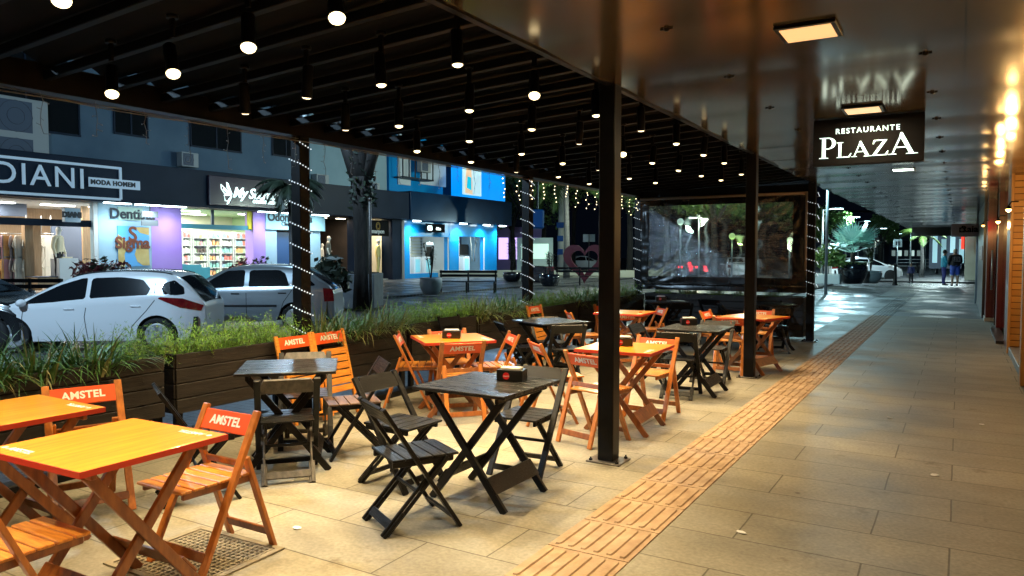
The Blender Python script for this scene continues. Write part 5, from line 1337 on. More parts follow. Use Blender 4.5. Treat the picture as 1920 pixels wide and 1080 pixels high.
    if rails:
        for s in (1, -1):
            pts = [(x0 + .55 + (x1 - x0 - 2.2) * k / 10, s * (hw(0, 1.3) - .06), lerp_prof(P, x0 + .55 + (x1 - x0 - 2.2) * k / 10) + .012) for k in range(11)]
            MB().tube(pts, .012, 6).build('roof_rail', M['plastic_trim'], t)
    for w in wheels:
        for s in (1, -1):
            cy_ = s * (Wd / 2 - .10)
            wh = MB().lathe([(rw * .66, -.09), (rw * .94, -.09), (rw, -.06), (rw, .06), (rw * .94, .09), (rw * .70, .085), (rw * .66, .05)], 32, (w, cy_, rw), 'y').build('wheel', M['tyre'], t)
            rm = MB(); yo = cy_ + s * .07
            rm.lathe([(rw * .60, .008), (rw * .70, .008), (rw * .70, -.008), (rw * .60, -.008)], 32, (w, yo, rw), 'y'); rm.lathe([(.001, .02), (rw * .14, .018), (rw * .17, -.01)], 16, (w, yo, rw), 'y')
            nsp = 5 if not plain_wheel else 9
            for k in range(nsp):
                for dd in ((-.10, .10) if not plain_wheel else (0,)):
                    a = k * 2 * math.pi / nsp + .3; a1 = a + dd
                    rm.beam((w + .03 * math.cos(a1), yo, rw + .03 * math.sin(a1)), (w + rw * .63 * math.cos(a + dd * 1.6), yo, rw + rw * .63 * math.sin(a + dd * 1.6)), .030, .016, up=(0, 1, 0))
            rm.build('rim', M['wheel'], wh)
            MB().lathe([(rw * .60, 0), (rw * .60, .003), (.001, .003)], 24, (w, yo - s * .05, rw), 'y').build('brake_disc', M['arch'], wh)
    return t
def paint(name, c, r=.22, metal=0): return mat(name, c, r, metal=metal, coat=1.0, spec=.5)
white_p = paint('white car paint', (.86, .88, .90)); silver_p = paint('silver car paint', (.40, .44, .47), .30, .55); black_p = paint('black car paint', (.01, .011, .013))
HATCH = [(-1.93, .42), (-1.95, .62), (-1.93, .80), (-1.80, .98), (-1.52, 1.30), (-1.20, 1.385), (-.5, 1.41), (.15, 1.36), (.60, 1.16), (1.02, .93), (1.22, .85), (1.62, .76), (1.88, .62), (1.94, .45)]
HB = [(-1.95, .93), (-1.2, .96), (-.2, .90), (.6, .84), (1.2, .80), (1.95, .50)]
wc = G(-5.62, 12.98, -.10)
hd_l = math.atan2(-RGT.y, -RGT.x)
# white hatchback: rear wheel at photo (303,650), nose to the left
gw = at_z(305, 652, -.10); gl = -RGT
def car_at(px, py, head, wheel_x, side, half, zg=-.10):
    p = at_z(px, py, zg); h = head.normalized(); s = Vector((-h.y, h.x, 0)) * side
    c = p - h * wheel_x - s * half; return Vector((c.x, c.y, zg)), math.atan2(h.y, h.x)
loc, rz = car_at(303, 660, -RGT - FWD * .10, -1.16, 1, .80)
wcar = car(loc, rz, 'white hatchback with dark windows and alloy wheels parked behind the nearest planters', white_p, 3.9, 1.66, HATCH, HB, (-1.16, 1.24), .295,
    [[(-1.0, .975), (-.05, .915), (-.06, 1.29), (-.55, 1.305), (-.92, 1.26), (-1.06, 1.10)], [(.02, .91), (1.06, .845), (.84, .98), (.46, 1.17), (.10, 1.285), (.01, 1.29)], [(-1.62, 1.0), (-1.30, .965), (-1.20, 1.02), (-1.28, 1.20), (-1.45, 1.25), (-1.60, 1.12)]],
    (1.02, .48), (-1.90, -1.50), [(-1.90, .80), (-1.86, .70), (-1.55, .77), (-1.20, .93), (-1.22, .96), (-1.60, .93)], 'cars parked across the street side',
    [[(-.02, .90), (.03, .62), (-.01, .22)], [(1.02, .84), (1.05, .6), (.98, .3)], [(-1.13, 1.2), (-1.14, .9), (-1.0, .72), (-.75, .45), (-.70, .24)]], rails=True,
    lamps=[(1.50, .74), (1.86, .60), (1.84, .54), (1.5, .66)], handles=((-.82, .80), (.28, .76)))
wcar.scale = (.925, .925, .925)
PAL = [(-1.78, .42), (-1.80, .62), (-1.76, .86), (-1.55, 1.02), (-1.18, 1.28), (-.8, 1.335), (-.1, 1.345), (.35, 1.29), (.75, 1.08), (1.06, .90), (1.25, .84), (1.60, .78), (1.78, .62), (1.82, .45)]
PB = [(-1.8, .88), (-1.0, .88), (.6, .85), (1.1, .82), (1.8, .52)]
loc, rz = car_at(553, 621, -RGT - FWD * .05, -1.02, 1, .74)
car(loc, rz, 'silver hatchback with black rub strip behind the fairy-lit post', silver_p, 3.62, 1.52, PAL, PB, (-1.02, 1.16), .275,
    [[(-.93, .90), (-.10, .885), (-.10, 1.25), (-.70, 1.25), (-.82, 1.18)], [(-.01, .885), (.92, .85), (.62, 1.08), (.34, 1.235), (-.01, 1.255)], [(-1.45, .93), (-1.10, .91), (-1.02, .95), (-1.10, 1.17), (-1.2, 1.16)]],
    (1.06, .42), (-1.76, -1.22), [(-1.76, .86), (-1.78, .60), (-1.60, .60), (-1.58, .88)], 'cars parked across the street side',
    [[(-.055, .88), (-.055, .24)], [(.93, .84), (.95, .5), (.80, .26)], [(-.97, 1.2), (-.98, .85), (-.80, .6), (-.68, .26)]], strip=True, handles=((-.78, .78), (.16, .77)), plain_wheel=True)
loc, rz = car_at(-70, 668, -RGT - FWD * .1, 1.16, 1, .8)
car(loc + RGT * -2.15 , rz + math.pi, 'dark car cut off by the left edge beside the white hatchback', black_p, 3.9, 1.66, HATCH, HB, (-1.16, 1.24), .295, [[(-1.0, .975), (-.05, .915), (-.06, 1.29), (-.9, 1.26)]], (1.02, .48), (-1.90, -1.50),
    [(-1.90, .80), (-1.86, .70), (-1.55, .77), (-1.22, .96)], 'cars parked across the street side', [], parts=False)
SED = [(-2.05, .45), (-2.08, .7), (-2.0, .92), (-1.6, .98), (-1.0, 1.28), (-.4, 1.35), (.2, 1.32), (.8, 1.05), (1.15, .90), (1.7, .80), (2.0, .65), (2.08, .45)]
SB = [(-2.1, .90), (0, .88), (1.1, .82), (2.1, .55)]
def small_car(px, py, head, label, pnt, L=4.1, side=-1, wx=1.25):
    loc, rz = car_at(px, py, head, wx, side, .75, -.12)
    return car(loc, rz, label, pnt, L, 1.6, SED, SB, (-1.22, 1.25), .29, [[(-1.2, .92), (.0, .90), (.0, 1.24), (-.5, 1.27), (-.95, 1.18)], [(.06, .90), (.95, .86), (.72, 1.03), (.25, 1.23), (.06, 1.24)]], (1.12, .45), (-1.58, -1.05),
               [(-2.05, .86), (-2.05, .68), (-1.75, .70), (-1.75, .88)], 'cars on the far streets', [], parts=False, lamps=[(1.7, .76), (2.0, .66), (2.0, .58), (1.7, .66)])
small_car(1668, 526, RGT, 'white sedan parked behind the big fan palm pot', white_p)
small_car(1605, 500, RGT + FWD * .4, 'dark hatchback on the far car park behind the bollards', black_p)
small_car(1120, 507, RGT + FWD * .5, 'pale car seen through the heart sculpture', white_p)
small_car(1400, 520, FWD + RGT * .2, 'white car seen blurred through the curtain window', white_p)
t = small_car(1290, 522, FWD, 'dark car with red tail lights seen through the curtain window', black_p)
MB().box((-2.1, .5, .78), (.03, .25, .10)).build('brake_light', emit('red brake light', (1, .02, .03), 12), t); MB().box((-2.1, -.5, .78), (.03, .25, .10)).build('brake_light', emit('red brake light', (1, .02, .03), 12), t)
# ---------------------------------------------------------------- trees, palms and pots
M['bark'] = mat('dark bark', (.014, .012, .011), .9, c2=(.035, .029, .025), scale=5, stretch=(4, 4, .8), bump=.8, bscale=12)
M['bark_pale'] = mat('grey palm bark', (.10, .10, .10), .85, c2=(.16, .155, .15), scale=4, stretch=(.5, .5, 12), bump=.4)
M['leaf'] = mat('dark green leaves', (.030, .060, .018), .5, c2=(.07, .13, .03), scale=2)
M['leaf2'] = mat('mid green leaves', (.07, .14, .03), .5, c2=(.14, .24, .05), scale=2)
M['leaf3'] = mat('bluish fan leaves', (.30, .62, .56), .45, c2=(.45, .74, .66), scale=5)
M['leaf_dark'] = mat('near black leaves', (.012, .022, .014), .5, c2=(.03, .045, .025), scale=3)
def crown(mb, blobs, n, sz, seed=0):
    random.seed(seed)
    for _ in range(n):
        c, r = random.choice(blobs)
        d = Vector((random.gauss(0, 1), random.gauss(0, 1), random.gauss(0, .8))).normalized() * (r * random.uniform(.45, 1.08) ** .8)
        p = Vector(c) + d; a = Vector((random.uniform(-1, 1), random.uniform(-1, 1), random.uniform(-.7, .7))).normalized(); b_ = a.cross(Vector((random.uniform(-1, 1), random.uniform(-1, 1), random.uniform(-1, 1)))).normalized()
        s = sz * random.uniform(.6, 1.4); mb.poly([p - a * s, p + b_ * s * .45, p + a * s, p - b_ * s * .45])
def tree(label, x, y, h, cr, z=-.03, trunk=.16, m='leaf', n=2600, seed=0, sz=.16, group='trees beyond the plaza'):
    t = thing('street_tree', label, 'tree', (x, y, z), seed, group); random.seed(seed)
    mb = MB(); pts = [(0, 0, 0), (.05, .03, h * .25), (-.05, .05, h * .45), (.02, 0, h * .6)]; mb.tube(pts, [trunk * 1.2, trunk, trunk * .9, trunk * .7], 10)
    blobs = []
    for k in range(7):
        a = k * 2.4; e = Vector((math.cos(a) * cr * random.uniform(.35, .75), math.sin(a) * cr * random.uniform(.35, .75), h * random.uniform(.62, .98)))
        mb.tube([pts[2], Vector(pts[2]).lerp(e, .5) + Vector((0, 0, .2)), e], [trunk * .5, trunk * .32, trunk * .12], 6); blobs.append((e, cr * random.uniform(.32, .5)))
    mb.build('trunk', M['bark'], t, smooth=True); mb = MB(); crown(mb, blobs, n, sz, seed); mb.build('crown', M[m], t); return t
def palm(label, loc, h, fl=1.6, nf=14, trunk=.10, m='leaf', seed=0, droop=1.5, tm='bark_pale', group='palms', leafw=.02):
    t = thing('palm_tree', label, 'palm tree', loc, 0, group); random.seed(seed)
    MB().tube([(0, 0, 0), (.03, 0, h * .4), (-.02, .02, h * .8), (0, 0, h)], [trunk * 1.3, trunk, trunk * .85, trunk * .7], 12).build('trunk', M[tm], t, smooth=True)
    for k in range(nf):
        a = k * 2.399; up = random.uniform(.1, 1.4); v = Vector((math.cos(a), math.sin(a), up)).normalized(); p = Vector((0, 0, h)); mb = MB(); pts = [p.copy()]; n = 12
        for i in range(n):
            p = p + v * (fl / n); v = (v + Vector((0, 0, -droop / n))).normalized(); pts.append(p.copy())
        mb.tube(pts, [.016 * (1 - i / (n + 2)) for i in range(n + 1)], 4, False)
        for i in range(1, n * 5):
            u = i / 5; q = pts[int(u)].lerp(pts[min(n, int(u) + 1)], u - int(u)); tv = (pts[min(n, int(u) + 1)] - pts[int(u)]).normalized() if int(u) < n else v
            sd = tv.cross(Vector((0, 0, 1))).normalized(); ll = fl * .26 * math.sin(math.pi * min(.96, (i + 6) / (n * 5 + 6)))
            for s in (-1, 1):
                e = q + (sd * s * .75 + tv * .55 + Vector((0, 0, -.55 + random.uniform(-.15, .25)))).normalized() * ll; w = tv * leafw
                mb.poly([q - w, q + w, e])
        mb.build('frond', M[m], t)
    return t
# palm in front of the script sign
p = at_z(543, 578, -.03); D0 = 20
p = at_d(546, 560, 21.5); p.z = -.03
palm('slender palm with drooping fronds in front of the script sign', p, 3.35, 1.2, 34, .06, 'leaf_dark', 3, 2.3, leafw=.022)
# massive dark trunk with climbing plants
p = at_d(678, 560, 20.5); p.z = -.03
t = thing('street_tree', 'massive dark forked tree trunk wrapped in climbing leaves before the dark shop', 'tree', p)
mb = MB(); mb.tube([(0, 0, 0), (.02, 0, 1.2), (-.02, 0, 2.6), (0, 0, 3.6)], [.26, .20, .20, .27], 14); mb.tube([(0, 0, 3.4), (-.35, -.2, 4.6), (-.8, -.5, 6.2)], [.24, .2, .16], 10); mb.tube([(0, 0, 3.4), (.3, .25, 4.6), (.6, .6, 6.4)], [.26, .22, .17], 10); mb.tube([(0, 0, 3.3), (.1, -.1, 4.8), (0, 0, 6.4)], [.24, .2, .16], 10)
mb.build('trunk', M['bark'], t, smooth=True)
mb = MB(); crown(mb, [((.05 * math.sin(k), .05, 2.9 + k * .28), .36) for k in range(9)] + [((-.6, -.4, 5.0), .5), ((.5, .5, 5.0), .5)], 900, .10, 4); mb.build('climbing_leaves', M['leaf_dark'], t)
mb = MB(); crown(mb, [((-.8, -.5, 7.2), 1.4), ((.7, .7, 7.6), 1.6), ((0, 0, 8.2), 1.5)], 2200, .14, 5); mb.build('crown', M['leaf_dark'], t)
p = at_d(695, 560, 19.0); p.z = -.03
t = thing('sign_pole', 'thin grey steel pole right of the massive tree trunk', 'pole', p); MB().tube([(0, 0, 0), (0, 0, 2.85)], .038, 10).build('pole', M['steel_grey'], t); MB().lathe([(.05, 2.85), (.05, 2.9), (.001, 2.93)], 10).build('cap', M['steel_grey'], t)
# grey masonry bed around the trunk
p = at_d(672, 548, 21); p.z = -.03
t = thing('raised_bed', 'grey masonry plant bed at the foot of the massive trunk', 'plant bed', p, YAW); MB().b2((-1.0, -.6, 0), (.55, .9, .95)).build('wall', mat('grey masonry', (.10, .11, .12), .8, c2=(.15, .16, .17), scale=4), t, bevel=.02); MB().b2((-.9, -.5, .952), (.45, .8, .97)).build('soil', M['dirt'], t)
def bush(label, loc, r, m, n=500, sz=.09, h=None, pot=None, ph=.5, pr=.3, seed=1, group='potted and bedded shrubs', pm='grey'):
    t = thing('shrub', label, 'shrub', loc, 0, group)
    mb = MB(); crown(mb, [((0, 0, (h or r)), r * .7), ((r * .4, 0, (h or r) * .8), r * .5), ((-r * .4, .1, (h or r) * .9), r * .5)], n, sz, seed); mb.build('leaves', M[m], t)
    MB().tube([(0, 0, 0), (.02, 0, (h or r))], .02, 6).build('stem', M['bark'], t); return t
def pot(label, loc, r, h, m, shape=1):
    t = thing('plant_pot', label, 'pot', loc, 0, 'plant pots on the pavements')
    if shape == 1: MB().lathe([(r * .62, 0), (r * .92, h * .35), (r, h * .7), (r * .96, h), (r * .88, h), (r * .86, h * .9)], 24).build('vessel', m, t)
    else: MB().b2((-r, -r * .6, 0), (r, r * .6, h)).build('vessel', m, t, bevel=.06, seg=3)
    MB().lathe([(r * .85 if shape == 1 else r * .5, h * .88 if shape == 1 else h + .001), (.001, (h * .89) if shape == 1 else h + .01)], 20).build('soil', M['dirt'], t); return t
M['pale_pole2'] = mat('lamp pole', (.2, .24, .26), .4)
M['pot_black'] = mat('glossy black pot', (.008, .010, .016), .15, coat=.6); M['pot_grey'] = mat('grey blue pot', (.22, .26, .28), .5); M['pot_white'] = mat('white pot', (.6, .66, .66), .5)
p = at_d(618, 560, 17.6); p.z = -.1
pot('grey pot behind the fairy-lit post with a dark rubber plant', p, .34, .55, M['pot_grey']); bush('dark rubber plant in a grey pot right of the fairy-lit post', p + Vector((0, 0, .5)), .62, 'leaf_dark', 420, .13, .6, seed=7)
p = at_z(808, 552, -.03)
pot('pale grey pot left of the black bench', p, .42, .62, M['pot_grey'])
def cane_plant(label, loc, h, m='leaf_dark', seed=3, nst=5, sz=.16):
    t = thing('cane_plant', label, 'plant', loc, 0, 'spiky potted plants'); random.seed(seed)
    mb = MB(); lb = MB()
    for k in range(nst):
        hh = h * random.uniform(.55, 1); e = Vector((random.uniform(-.22, .22), random.uniform(-.22, .22), hh)); mb.tube([(0, 0, 0), e * .5 + Vector((.03, 0, 0)), e], .016, 5)
        for q in range(5):
            c = e * (1 - q * .11)
            for _ in range(9):
                a = random.uniform(0, 6.28); blade(lb.bm, c, (math.cos(a), math.sin(a), random.uniform(.2, 1.2)), sz * random.uniform(1, 1.9), .016, 1.2, 4)
    mb.build('stems', M['bark'], t); lb.build('leaves', M[m], t); return t
cane_plant('spiky cane plant in the pale pot before the blue shop', p + Vector((0, 0, .52)), 1.5)
p = at_z(960, 528, -.03); pot('low dark pot left of the second fairy-lit post in the distance', p, .5, .5, M['pot_black']); cane_plant('broad spiky plant just left of the second fairy-lit post', p + Vector((0, 0, .4)), 1.9, seed=6, nst=8, sz=.24)
p = at_z(1030, 537, -.03); pot('black bowl pot before the concrete pole', p, .46, .55, M['pot_black']); cane_plant('thin cane plant in the black bowl pot before the concrete pole', p + Vector((0, 0, .45)), 1.3, seed=9)
p = at_z(1008, 529, -.03); pot('black rectangular planter beyond the second fairy-lit post', p, .75, .85, M['pot_black'], 2)
p = at_x(186, 500, FX + 2.2); pz = p.z; 
t = bush('dark red flowering plant seen over the roof of the white car', Vector((p.x, p.y, .25)), 1.0, 'leaf_dark', 200, .12, .55, seed=11); 
M['petal'] = mat('dark red leaves', (.22, .01, .03), .5, c2=(.06, .03, .03), scale=9); mb = MB(); crown(mb, [((0, k * .33 - .6, .62), .38) for k in range(5)], 420, .11, 12); mb.build('red_leaves', M['petal'], t)
p = at_x(455, 500, FX + 3); bush('small red-green shrub in front of the cosmetics shop', Vector((p.x, p.y, .1)), .8, 'petal', 300, .1, .7, seed=13)
p = at_x(488, 500, FX + 3); bush('small dark shrub in front of the purple pilaster', Vector((p.x, p.y, .1)), .75, 'leaf_dark', 300, .1, .8, seed=14)
# benches
def bench(label, loc, L, rz, back=True):
    t = thing('park_bench', label, 'bench', loc, rz, 'black slatted benches'); K = M['metal_dark']
    mb = MB()
    for k in range(3): mb.b2((-L / 2, -.20 + k * .15, .42), (L / 2, -.08 + k * .15, .45))
    mb.build('seat', K, t, bevel=.005)
    mb = MB()
    for k in range(2): mb.b2((-L / 2, .29, .60 + k * .15), (L / 2, .315, .70 + k * .15))
    mb.build('backrest', K, t, bevel=.005)
    for s in (-1, 0, 1):
        x = s * (L / 2 - .06); mb = MB().b2((x - .03, -.2, 0), (x + .03, -.14, .418)); mb.b2((x - .031, .24, 0), (x + .031, .287, .86)); mb.b2((x - .029, -.139, .36), (x + .029, .239, .40)); mb.build('leg', K, t, bevel=.004)
bench('black slatted bench in front of the blue shop windows', at_z(876, 549, -.03), 2.25, YAW + R(-6)); bench('black slatted bench in front of the heart sculpture', at_z(1087, 535, -.03), 2.25, YAW + R(-4))
bench('black bench half hidden left of the white car', at_z(45, 585, -.03), 1.7, YAW)
# heart sculpture
t = thing('heart_sculpture', 'big dark red heart sculpture with open middle standing on the plaza', 'sculpture', at_z(1096, 532, -.03), YAW + R(-8))
def heart(s, th=0):
    o = []
    for k in range(60):
        a = 2 * math.pi * k / 60; o.append((s * 16 * math.sin(a) ** 3 / 17, s * (13 * math.cos(a) - 5 * math.cos(2 * a) - 2 * math.cos(3 * a) - math.cos(4 * a)) / 17))
    return o
ho, hi = heart(1.12), heart(.70); mb = MB(); zc2 = 1.13
def ring3(P, y): return [mb.bm.verts.new((x, y, z * 1.02 + zc2)) for x, z in P]
A, B, C2, D2 = ring3(ho, -.15), ring3(hi, -.15), ring3(ho, .15), ring3(hi, .15)
for k in range(60):
    j = (k + 1) % 60
    mb.bm.faces.new((A[k], A[j], B[j], B[k])); mb.bm.faces.new((C2[k], D2[k], D2[j], C2[j])); mb.bm.faces.new((A[k], C2[k], C2[j], A[j])); mb.bm.faces.new((B[k], B[j], D2[j], D2[k]))
mb.build('frame', mat('dark red sculpture paint', (.10, .003, .012), .5), t)
# concrete pole with small blue signs
p = at_z(1052, 512, -.03)
t = thing('concrete_pole', 'pale tapered concrete utility pole carrying small blue signs', 'utility pole', p); MB().tube([(0, 0, 0), (0, 0, 8)], [.30, .16], 12).build('shaft', mat('pale concrete', (.48, .47, .40), .8, c2=(.55, .54, .48), scale=3), t)
for k, (z, w_) in enumerate([(2.6, .5), (3.6, .6), (1.6, .45)]): MB().box((.1, -.34, z), (w_, .05, .42)).build('sign_plate', mat('small blue sign', (.02, .08, .28), .4), t, bevel=.01)
t = thing('bus_stop_sign', 'blue rounded totem sign hanging right of the second fairy-lit post', 'sign', at_d(1008, 411, 24)); MB().box((0, 0, 0), (.42, .2, .62), Matrix.Rotation(YAW, 3, 'Z')).build('box', mat('deep blue sign', (.01, .12, .38), .35, coat=.4), t, bevel=.05); MB().box((0, 0, .9), (.05, .05, 1.2)).build('hanger', M['metal_dark'], t)
t = thing('street_sign', 'small pale street sign on a thin pole above the heart sculpture', 'sign', at_z(1104, 510, -.03)); MB().tube([(0, 0, 0), (0, 0, 3.0)], .04, 8).build('pole', M['steel_grey'], t); MB().box((0, 0, 2.7), (.95, .04, .6), Matrix.Rotation(YAW, 3, 'Z')).build('sign_plate', mat('pale sign plate', (.4, .45, .5), .5), t, bevel=.01)
# trees beyond the plaza
random.seed(2)
TL = [(962, 62, 7, 2.4, 'leaf2', 'tree lit from behind right beside the blue shop corner'), (985, 55, 9, 3.4, 'leaf', 'dark tree just behind the second fairy-lit post'), (1020, 60, 8, 3.2, 'leaf2', 'lamp-lit green tree left of the concrete pole'), (1075, 66, 11, 4.2, 'leaf', 'tall dark tree right of the concrete pole'),
      (1130, 58, 10, 4.0, 'leaf', 'dark tree behind the nearest steel post'), (1180, 52, 9, 3.5, 'leaf', 'dark tree left of the curtain'), (1250, 46, 8, 3.2, 'leaf', 'dark tree seen through the left of the curtain window'), (1340, 44, 7, 2.8, 'leaf2', 'lamp-lit tree in the middle of the curtain window'), (1430, 50, 7, 2.8, 'leaf2', 'tree behind the second steel post and curtain window'), (1550, 62, 5, 2.0, 'leaf2', 'green tree left of the fan palm at the far crossing'), (1650, 75, 5, 2.0, 'leaf', 'small dark tree over the far car park')]
for i, (px, D, h, cr, m_, lab) in enumerate(TL):
    p = at_d(px, 500, D); tree(lab, p.x, p.y, h, cr, m=m_, n=3000, seed=i + 1, sz=.13, trunk=.2)
palm('palm with yellow-green drooping fronds behind the concrete pole', (*at_d(1062, 500, 44).xy, 0), 5.6, 3.2, 18, .16, 'leaf', 8, 2.2, leafw=.04)
palm('feathery small palm at the far crossing near the people', (*at_d(1728, 500, 46).xy, 0), 2.6, 1.5, 13, .10, 'leaf2', 9, 1.8, leafw=.03)
for i, (px, z_, D, c_, w_) in enumerate([(1275, 2.7, 30, (.75, 1, .8), .28), (1372, 2.2, 34, (.7, 1, .35), .30), (1480, 2.1, 38, (.8, 1, .6), .30)]):
    p = at_d(px, 500, D); t = thing('garden_lamp', 'blurred glowing garden lamp behind the curtain window, %s from the left' % ordw[[1275, 1372, 1480].index(px)], 'lamp', (p.x, p.y, -.1), 0, 'garden lamps behind the curtain')
    MB().tube([(0, 0, 0), (0, 0, z_)], .04, 8).build('pole', M['pale_pole2'], t); hb = MB(); bmesh.ops.create_uvsphere(hb.bm, u_segments=12, v_segments=8, radius=w_ / 2, matrix=Matrix.Translation((0, 0, z_ + w_ / 2))); hb.build('globe', emit('garden globe', c_, 1.3), t, smooth=True)
    point('globe_light', (0, 0, z_ - .15), 30, c_, .1, t)
# brick-ish low wall, planting and lights behind the curtain / plaza
def slab(name, label, cat, px, D, w, h, m, z=-.1, d=.4, rz=None, group=None):
    p = at_d(px, 500, D); t = thing(name, label, cat, (p.x, p.y, z), YAW if rz is None else rz, group); MB().b2((-w / 2, -d / 2, 0), (w / 2, d / 2, h)).build('wall', m, t, bevel=.01); return t, p
slab('low_wall', 'low pale wall along the far side of the plaza behind the heart', 'wall', 1050, 47, 16, .5, mat('pale low wall', (.35, .36, .30), .8))
t, p = slab('lit_kiosk', 'pale lit kiosk between trees beyond the blue shop', 'kiosk', 1003, 50, 2.4, 2.6, mat('pale kiosk', (.4, .5, .48), .6), group='far buildings'); MB().b2((-.9, -.22, 1.2), (.9, -.205, 2.2)).build('window', emit('kiosk window', (.7, 1, .85), .6), t)
t, p = slab('far_house', 'violet lit facade far beyond the blue shop corner', 'building', 957, 70, 6, 4, mat('violet lit wall', (.35, .25, .6), .6), group='far buildings'); 
for k in range(4): MB().b2((-2.5 + k * 1.4, -.22, 1), (-1.6 + k * 1.4, -.205, 3)).build('window', emit('violet window', (.62, .45, 1), 1.6), t)
# ---------------------------------------------------------------- far right crossing
p = at_z(1598, 532, -.002)
pot('big glossy black bowl pot holding the fan palm', p, .68, 1.02, M['pot_black'])
t = thing('fan_palm', 'bluish fan palm in the big black pot with ground cover at its foot', 'palm tree', p + Vector((0, 0, .92)), 0)
MB().tube([(0, 0, 0), (0, 0, .5)], [.10, .08], 10).build('trunk', M['bark'], t)
random.seed(4)
for k in range(15):
    a = k * 2.399; el = random.uniform(.15, 1.35); v = Vector((math.cos(a) * math.cos(el), math.sin(a) * math.cos(el), math.sin(el))); mb = MB(); b0 = Vector((0, 0, .45)); e = b0 + v * random.uniform(.55, .8); mb.tube([b0, e], .012, 4, False)
    s1 = v.cross(Vector((0, 0, 1))).normalized(); up = s1.cross(v).normalized()
    for j in range(21):
        th = R(-105 + j * 10.5); d = (v * math.cos(th) + s1 * math.sin(th)).normalized(); q = e + d * (.78 * (1 - .25 * abs(math.sin(th)))) - Vector((0, 0, .10 * random.random())); w = d.cross(up).normalized() * .032
        mb.poly([e, e.lerp(q, .6) - w, q, e.lerp(q, .6) + w])
    mb.build('frond', M['leaf3'], t)
t.scale = (1.25,) * 3
mb = MB()
for k in range(240):
    a = random.uniform(0, 6.28); r = random.random() ** .5 * .62; blade(mb.bm, (r * math.cos(a), r * math.sin(a), .02), (math.cos(a), math.sin(a), 1.3), .26, .016, 1.5, 3)
mb.build('ground_cover', M['leaf2'], t)
p2 = at_z(1553, 533, -.002); pot('white rectangular pot left of the black bowl pot', p2, .55, .50, M['pot_white'], 2); bush('bright green round shrub in the white rectangular pot', p2 + Vector((0, 0, .4)), .85, 'leaf2', 700, .11, .95, seed=21)
p3 = at_z(1632, 531, -.002); pot('grey rounded pot right of the black bowl pot', p3, .52, .62, M['pot_grey']); cane_plant('tall leafy cane plant in the grey pot by the white sedan', p3 + Vector((0, 0, .5)), 1.9, 'leaf', 5, 8, .26)
def lamp_post(px, pyb, D, h, label, arm=.6, e=0, col=(.55, .88, 1), both=False, ang=None, glow=14):
    p = at_d(px, 500, D); t = thing('street_lamp', label, 'street lamp', (p.x, p.y, -.1), YAW if ang is None else ang, 'street lamps')
    MB().tube([(0, 0, 0), (0, 0, h)], [.07, .04], 8).build('pole', mat('pale lamp pole', (.42, .46, .46), .4, metal=.3) if 'pale_pole' not in M else M['pale_pole'], t)
    for s in ((1, -1) if both else (1,)):
        MB().tube([(0, 0, h - .02), (s * arm, 0, h + .08)], .03, 6).build('arm', M['pale_pole'], t)
        hd = MB().box((s * (arm + .2), 0, h + .08), (.55, .22, .07)).build('head', M['pale_pole'], t, bevel=.02)
        MB().box((s * (arm + .2), 0, h + .035), (.48, .18, .015)).build('lens', emit('street lamp lens', col, glow), t)
        if e: point('street_glow', (s * (arm + .2), 0, h - .1), e * .5, col, .15, t)
M['pale_pole'] = mat('pale lamp pole', (.42, .46, .46), .4, metal=.3)
LP = [(1541, 40, 3.9, 2400, 'tall pale street lamp nearest the right end of the curtain'), (1585, 60, 4.4, 3000, 'street lamp above the fan palm, left one of the pair'), (1608, 70, 4.5, 0, 'street lamp above the fan palm, right one of the pair'), (1638, 66, 3.7, 0, 'street lamp over the white sedan'),
      (1656, 90, 4.6, 0, 'first lamp of the far trio over the car park'), (1667, 96, 4.4, 0, 'second lamp of the far trio over the car park'), (1675, 104, 4.2, 0, 'third lamp of the far trio over the car park'), (1707, 58, 4.2, 3000, 'street lamp left of the beige column, beyond the bollards'), (1734, 80, 4.2, 0, 'thin far street lamp just left of the woman')]
for px, D, h, e, lab in LP: lamp_post(px, 0, D, h, lab, e=e)
# street lamps added to light the street and plaza, mostly out of view
def added_lamp(x, y, h, e, label, col=(.50, .76, 1)):
    t = thing('street_lamp', label, 'street lamp', (x, y, -.1), 0, 'street lamps'); MB().tube([(0, 0, 0), (0, 0, h)], [.06, .04], 8).build('pole', M['pale_pole'], t); MB().box((-.3, 0, h), (.6, .22, .07)).build('head', M['pale_pole'], t, bevel=.02); MB().box((-.35, 0, h - .045), (.45, .18, .015)).build('lens', emit('street lamp lens', col, 14), t)
    point('street_glow', (-.3, 0, h - .16), e * .42, col, .15, t)
pz_ = at_d(575, 500, 17.5)
added_lamp(pz_.x, pz_.y, 6.5, 2200, 'added street lamp whose pole stands right behind the nearest fairy-lit post')
added_lamp(-9.2, 1.2, 5.6, 5200, 'added street lamp outside the left edge near the parked cars')
pz_ = at_d(990, 500, 30); added_lamp(pz_.x, pz_.y, 6.5, 2600, 'added street lamp whose pole stands right behind the second fairy-lit post')
pz_ = at_d(1142, 500, 40); added_lamp(pz_.x, pz_.y, 6.5, 4200, 'added street lamp hidden behind the nearest steel post', (.85, 1, .8))
pz_ = at_d(1405, 500, 36); added_lamp(pz_.x, pz_.y, 4.6, 2200, 'added street lamp hidden behind the second steel post', (.8, 1, .85))
pz_ = at_d(1310, 500, 42); added_lamp(pz_.x, pz_.y, 3.6, 1100, 'added low street lamp seen through the curtain window', (.9, 1, .75))
pz_ = at_d(1549, 500, 27); added_lamp(pz_.x, pz_.y, 4.9, 3000, 'tall thin post just right of the curtain, an added lamp head above the canopy', (.45, .88, 1))
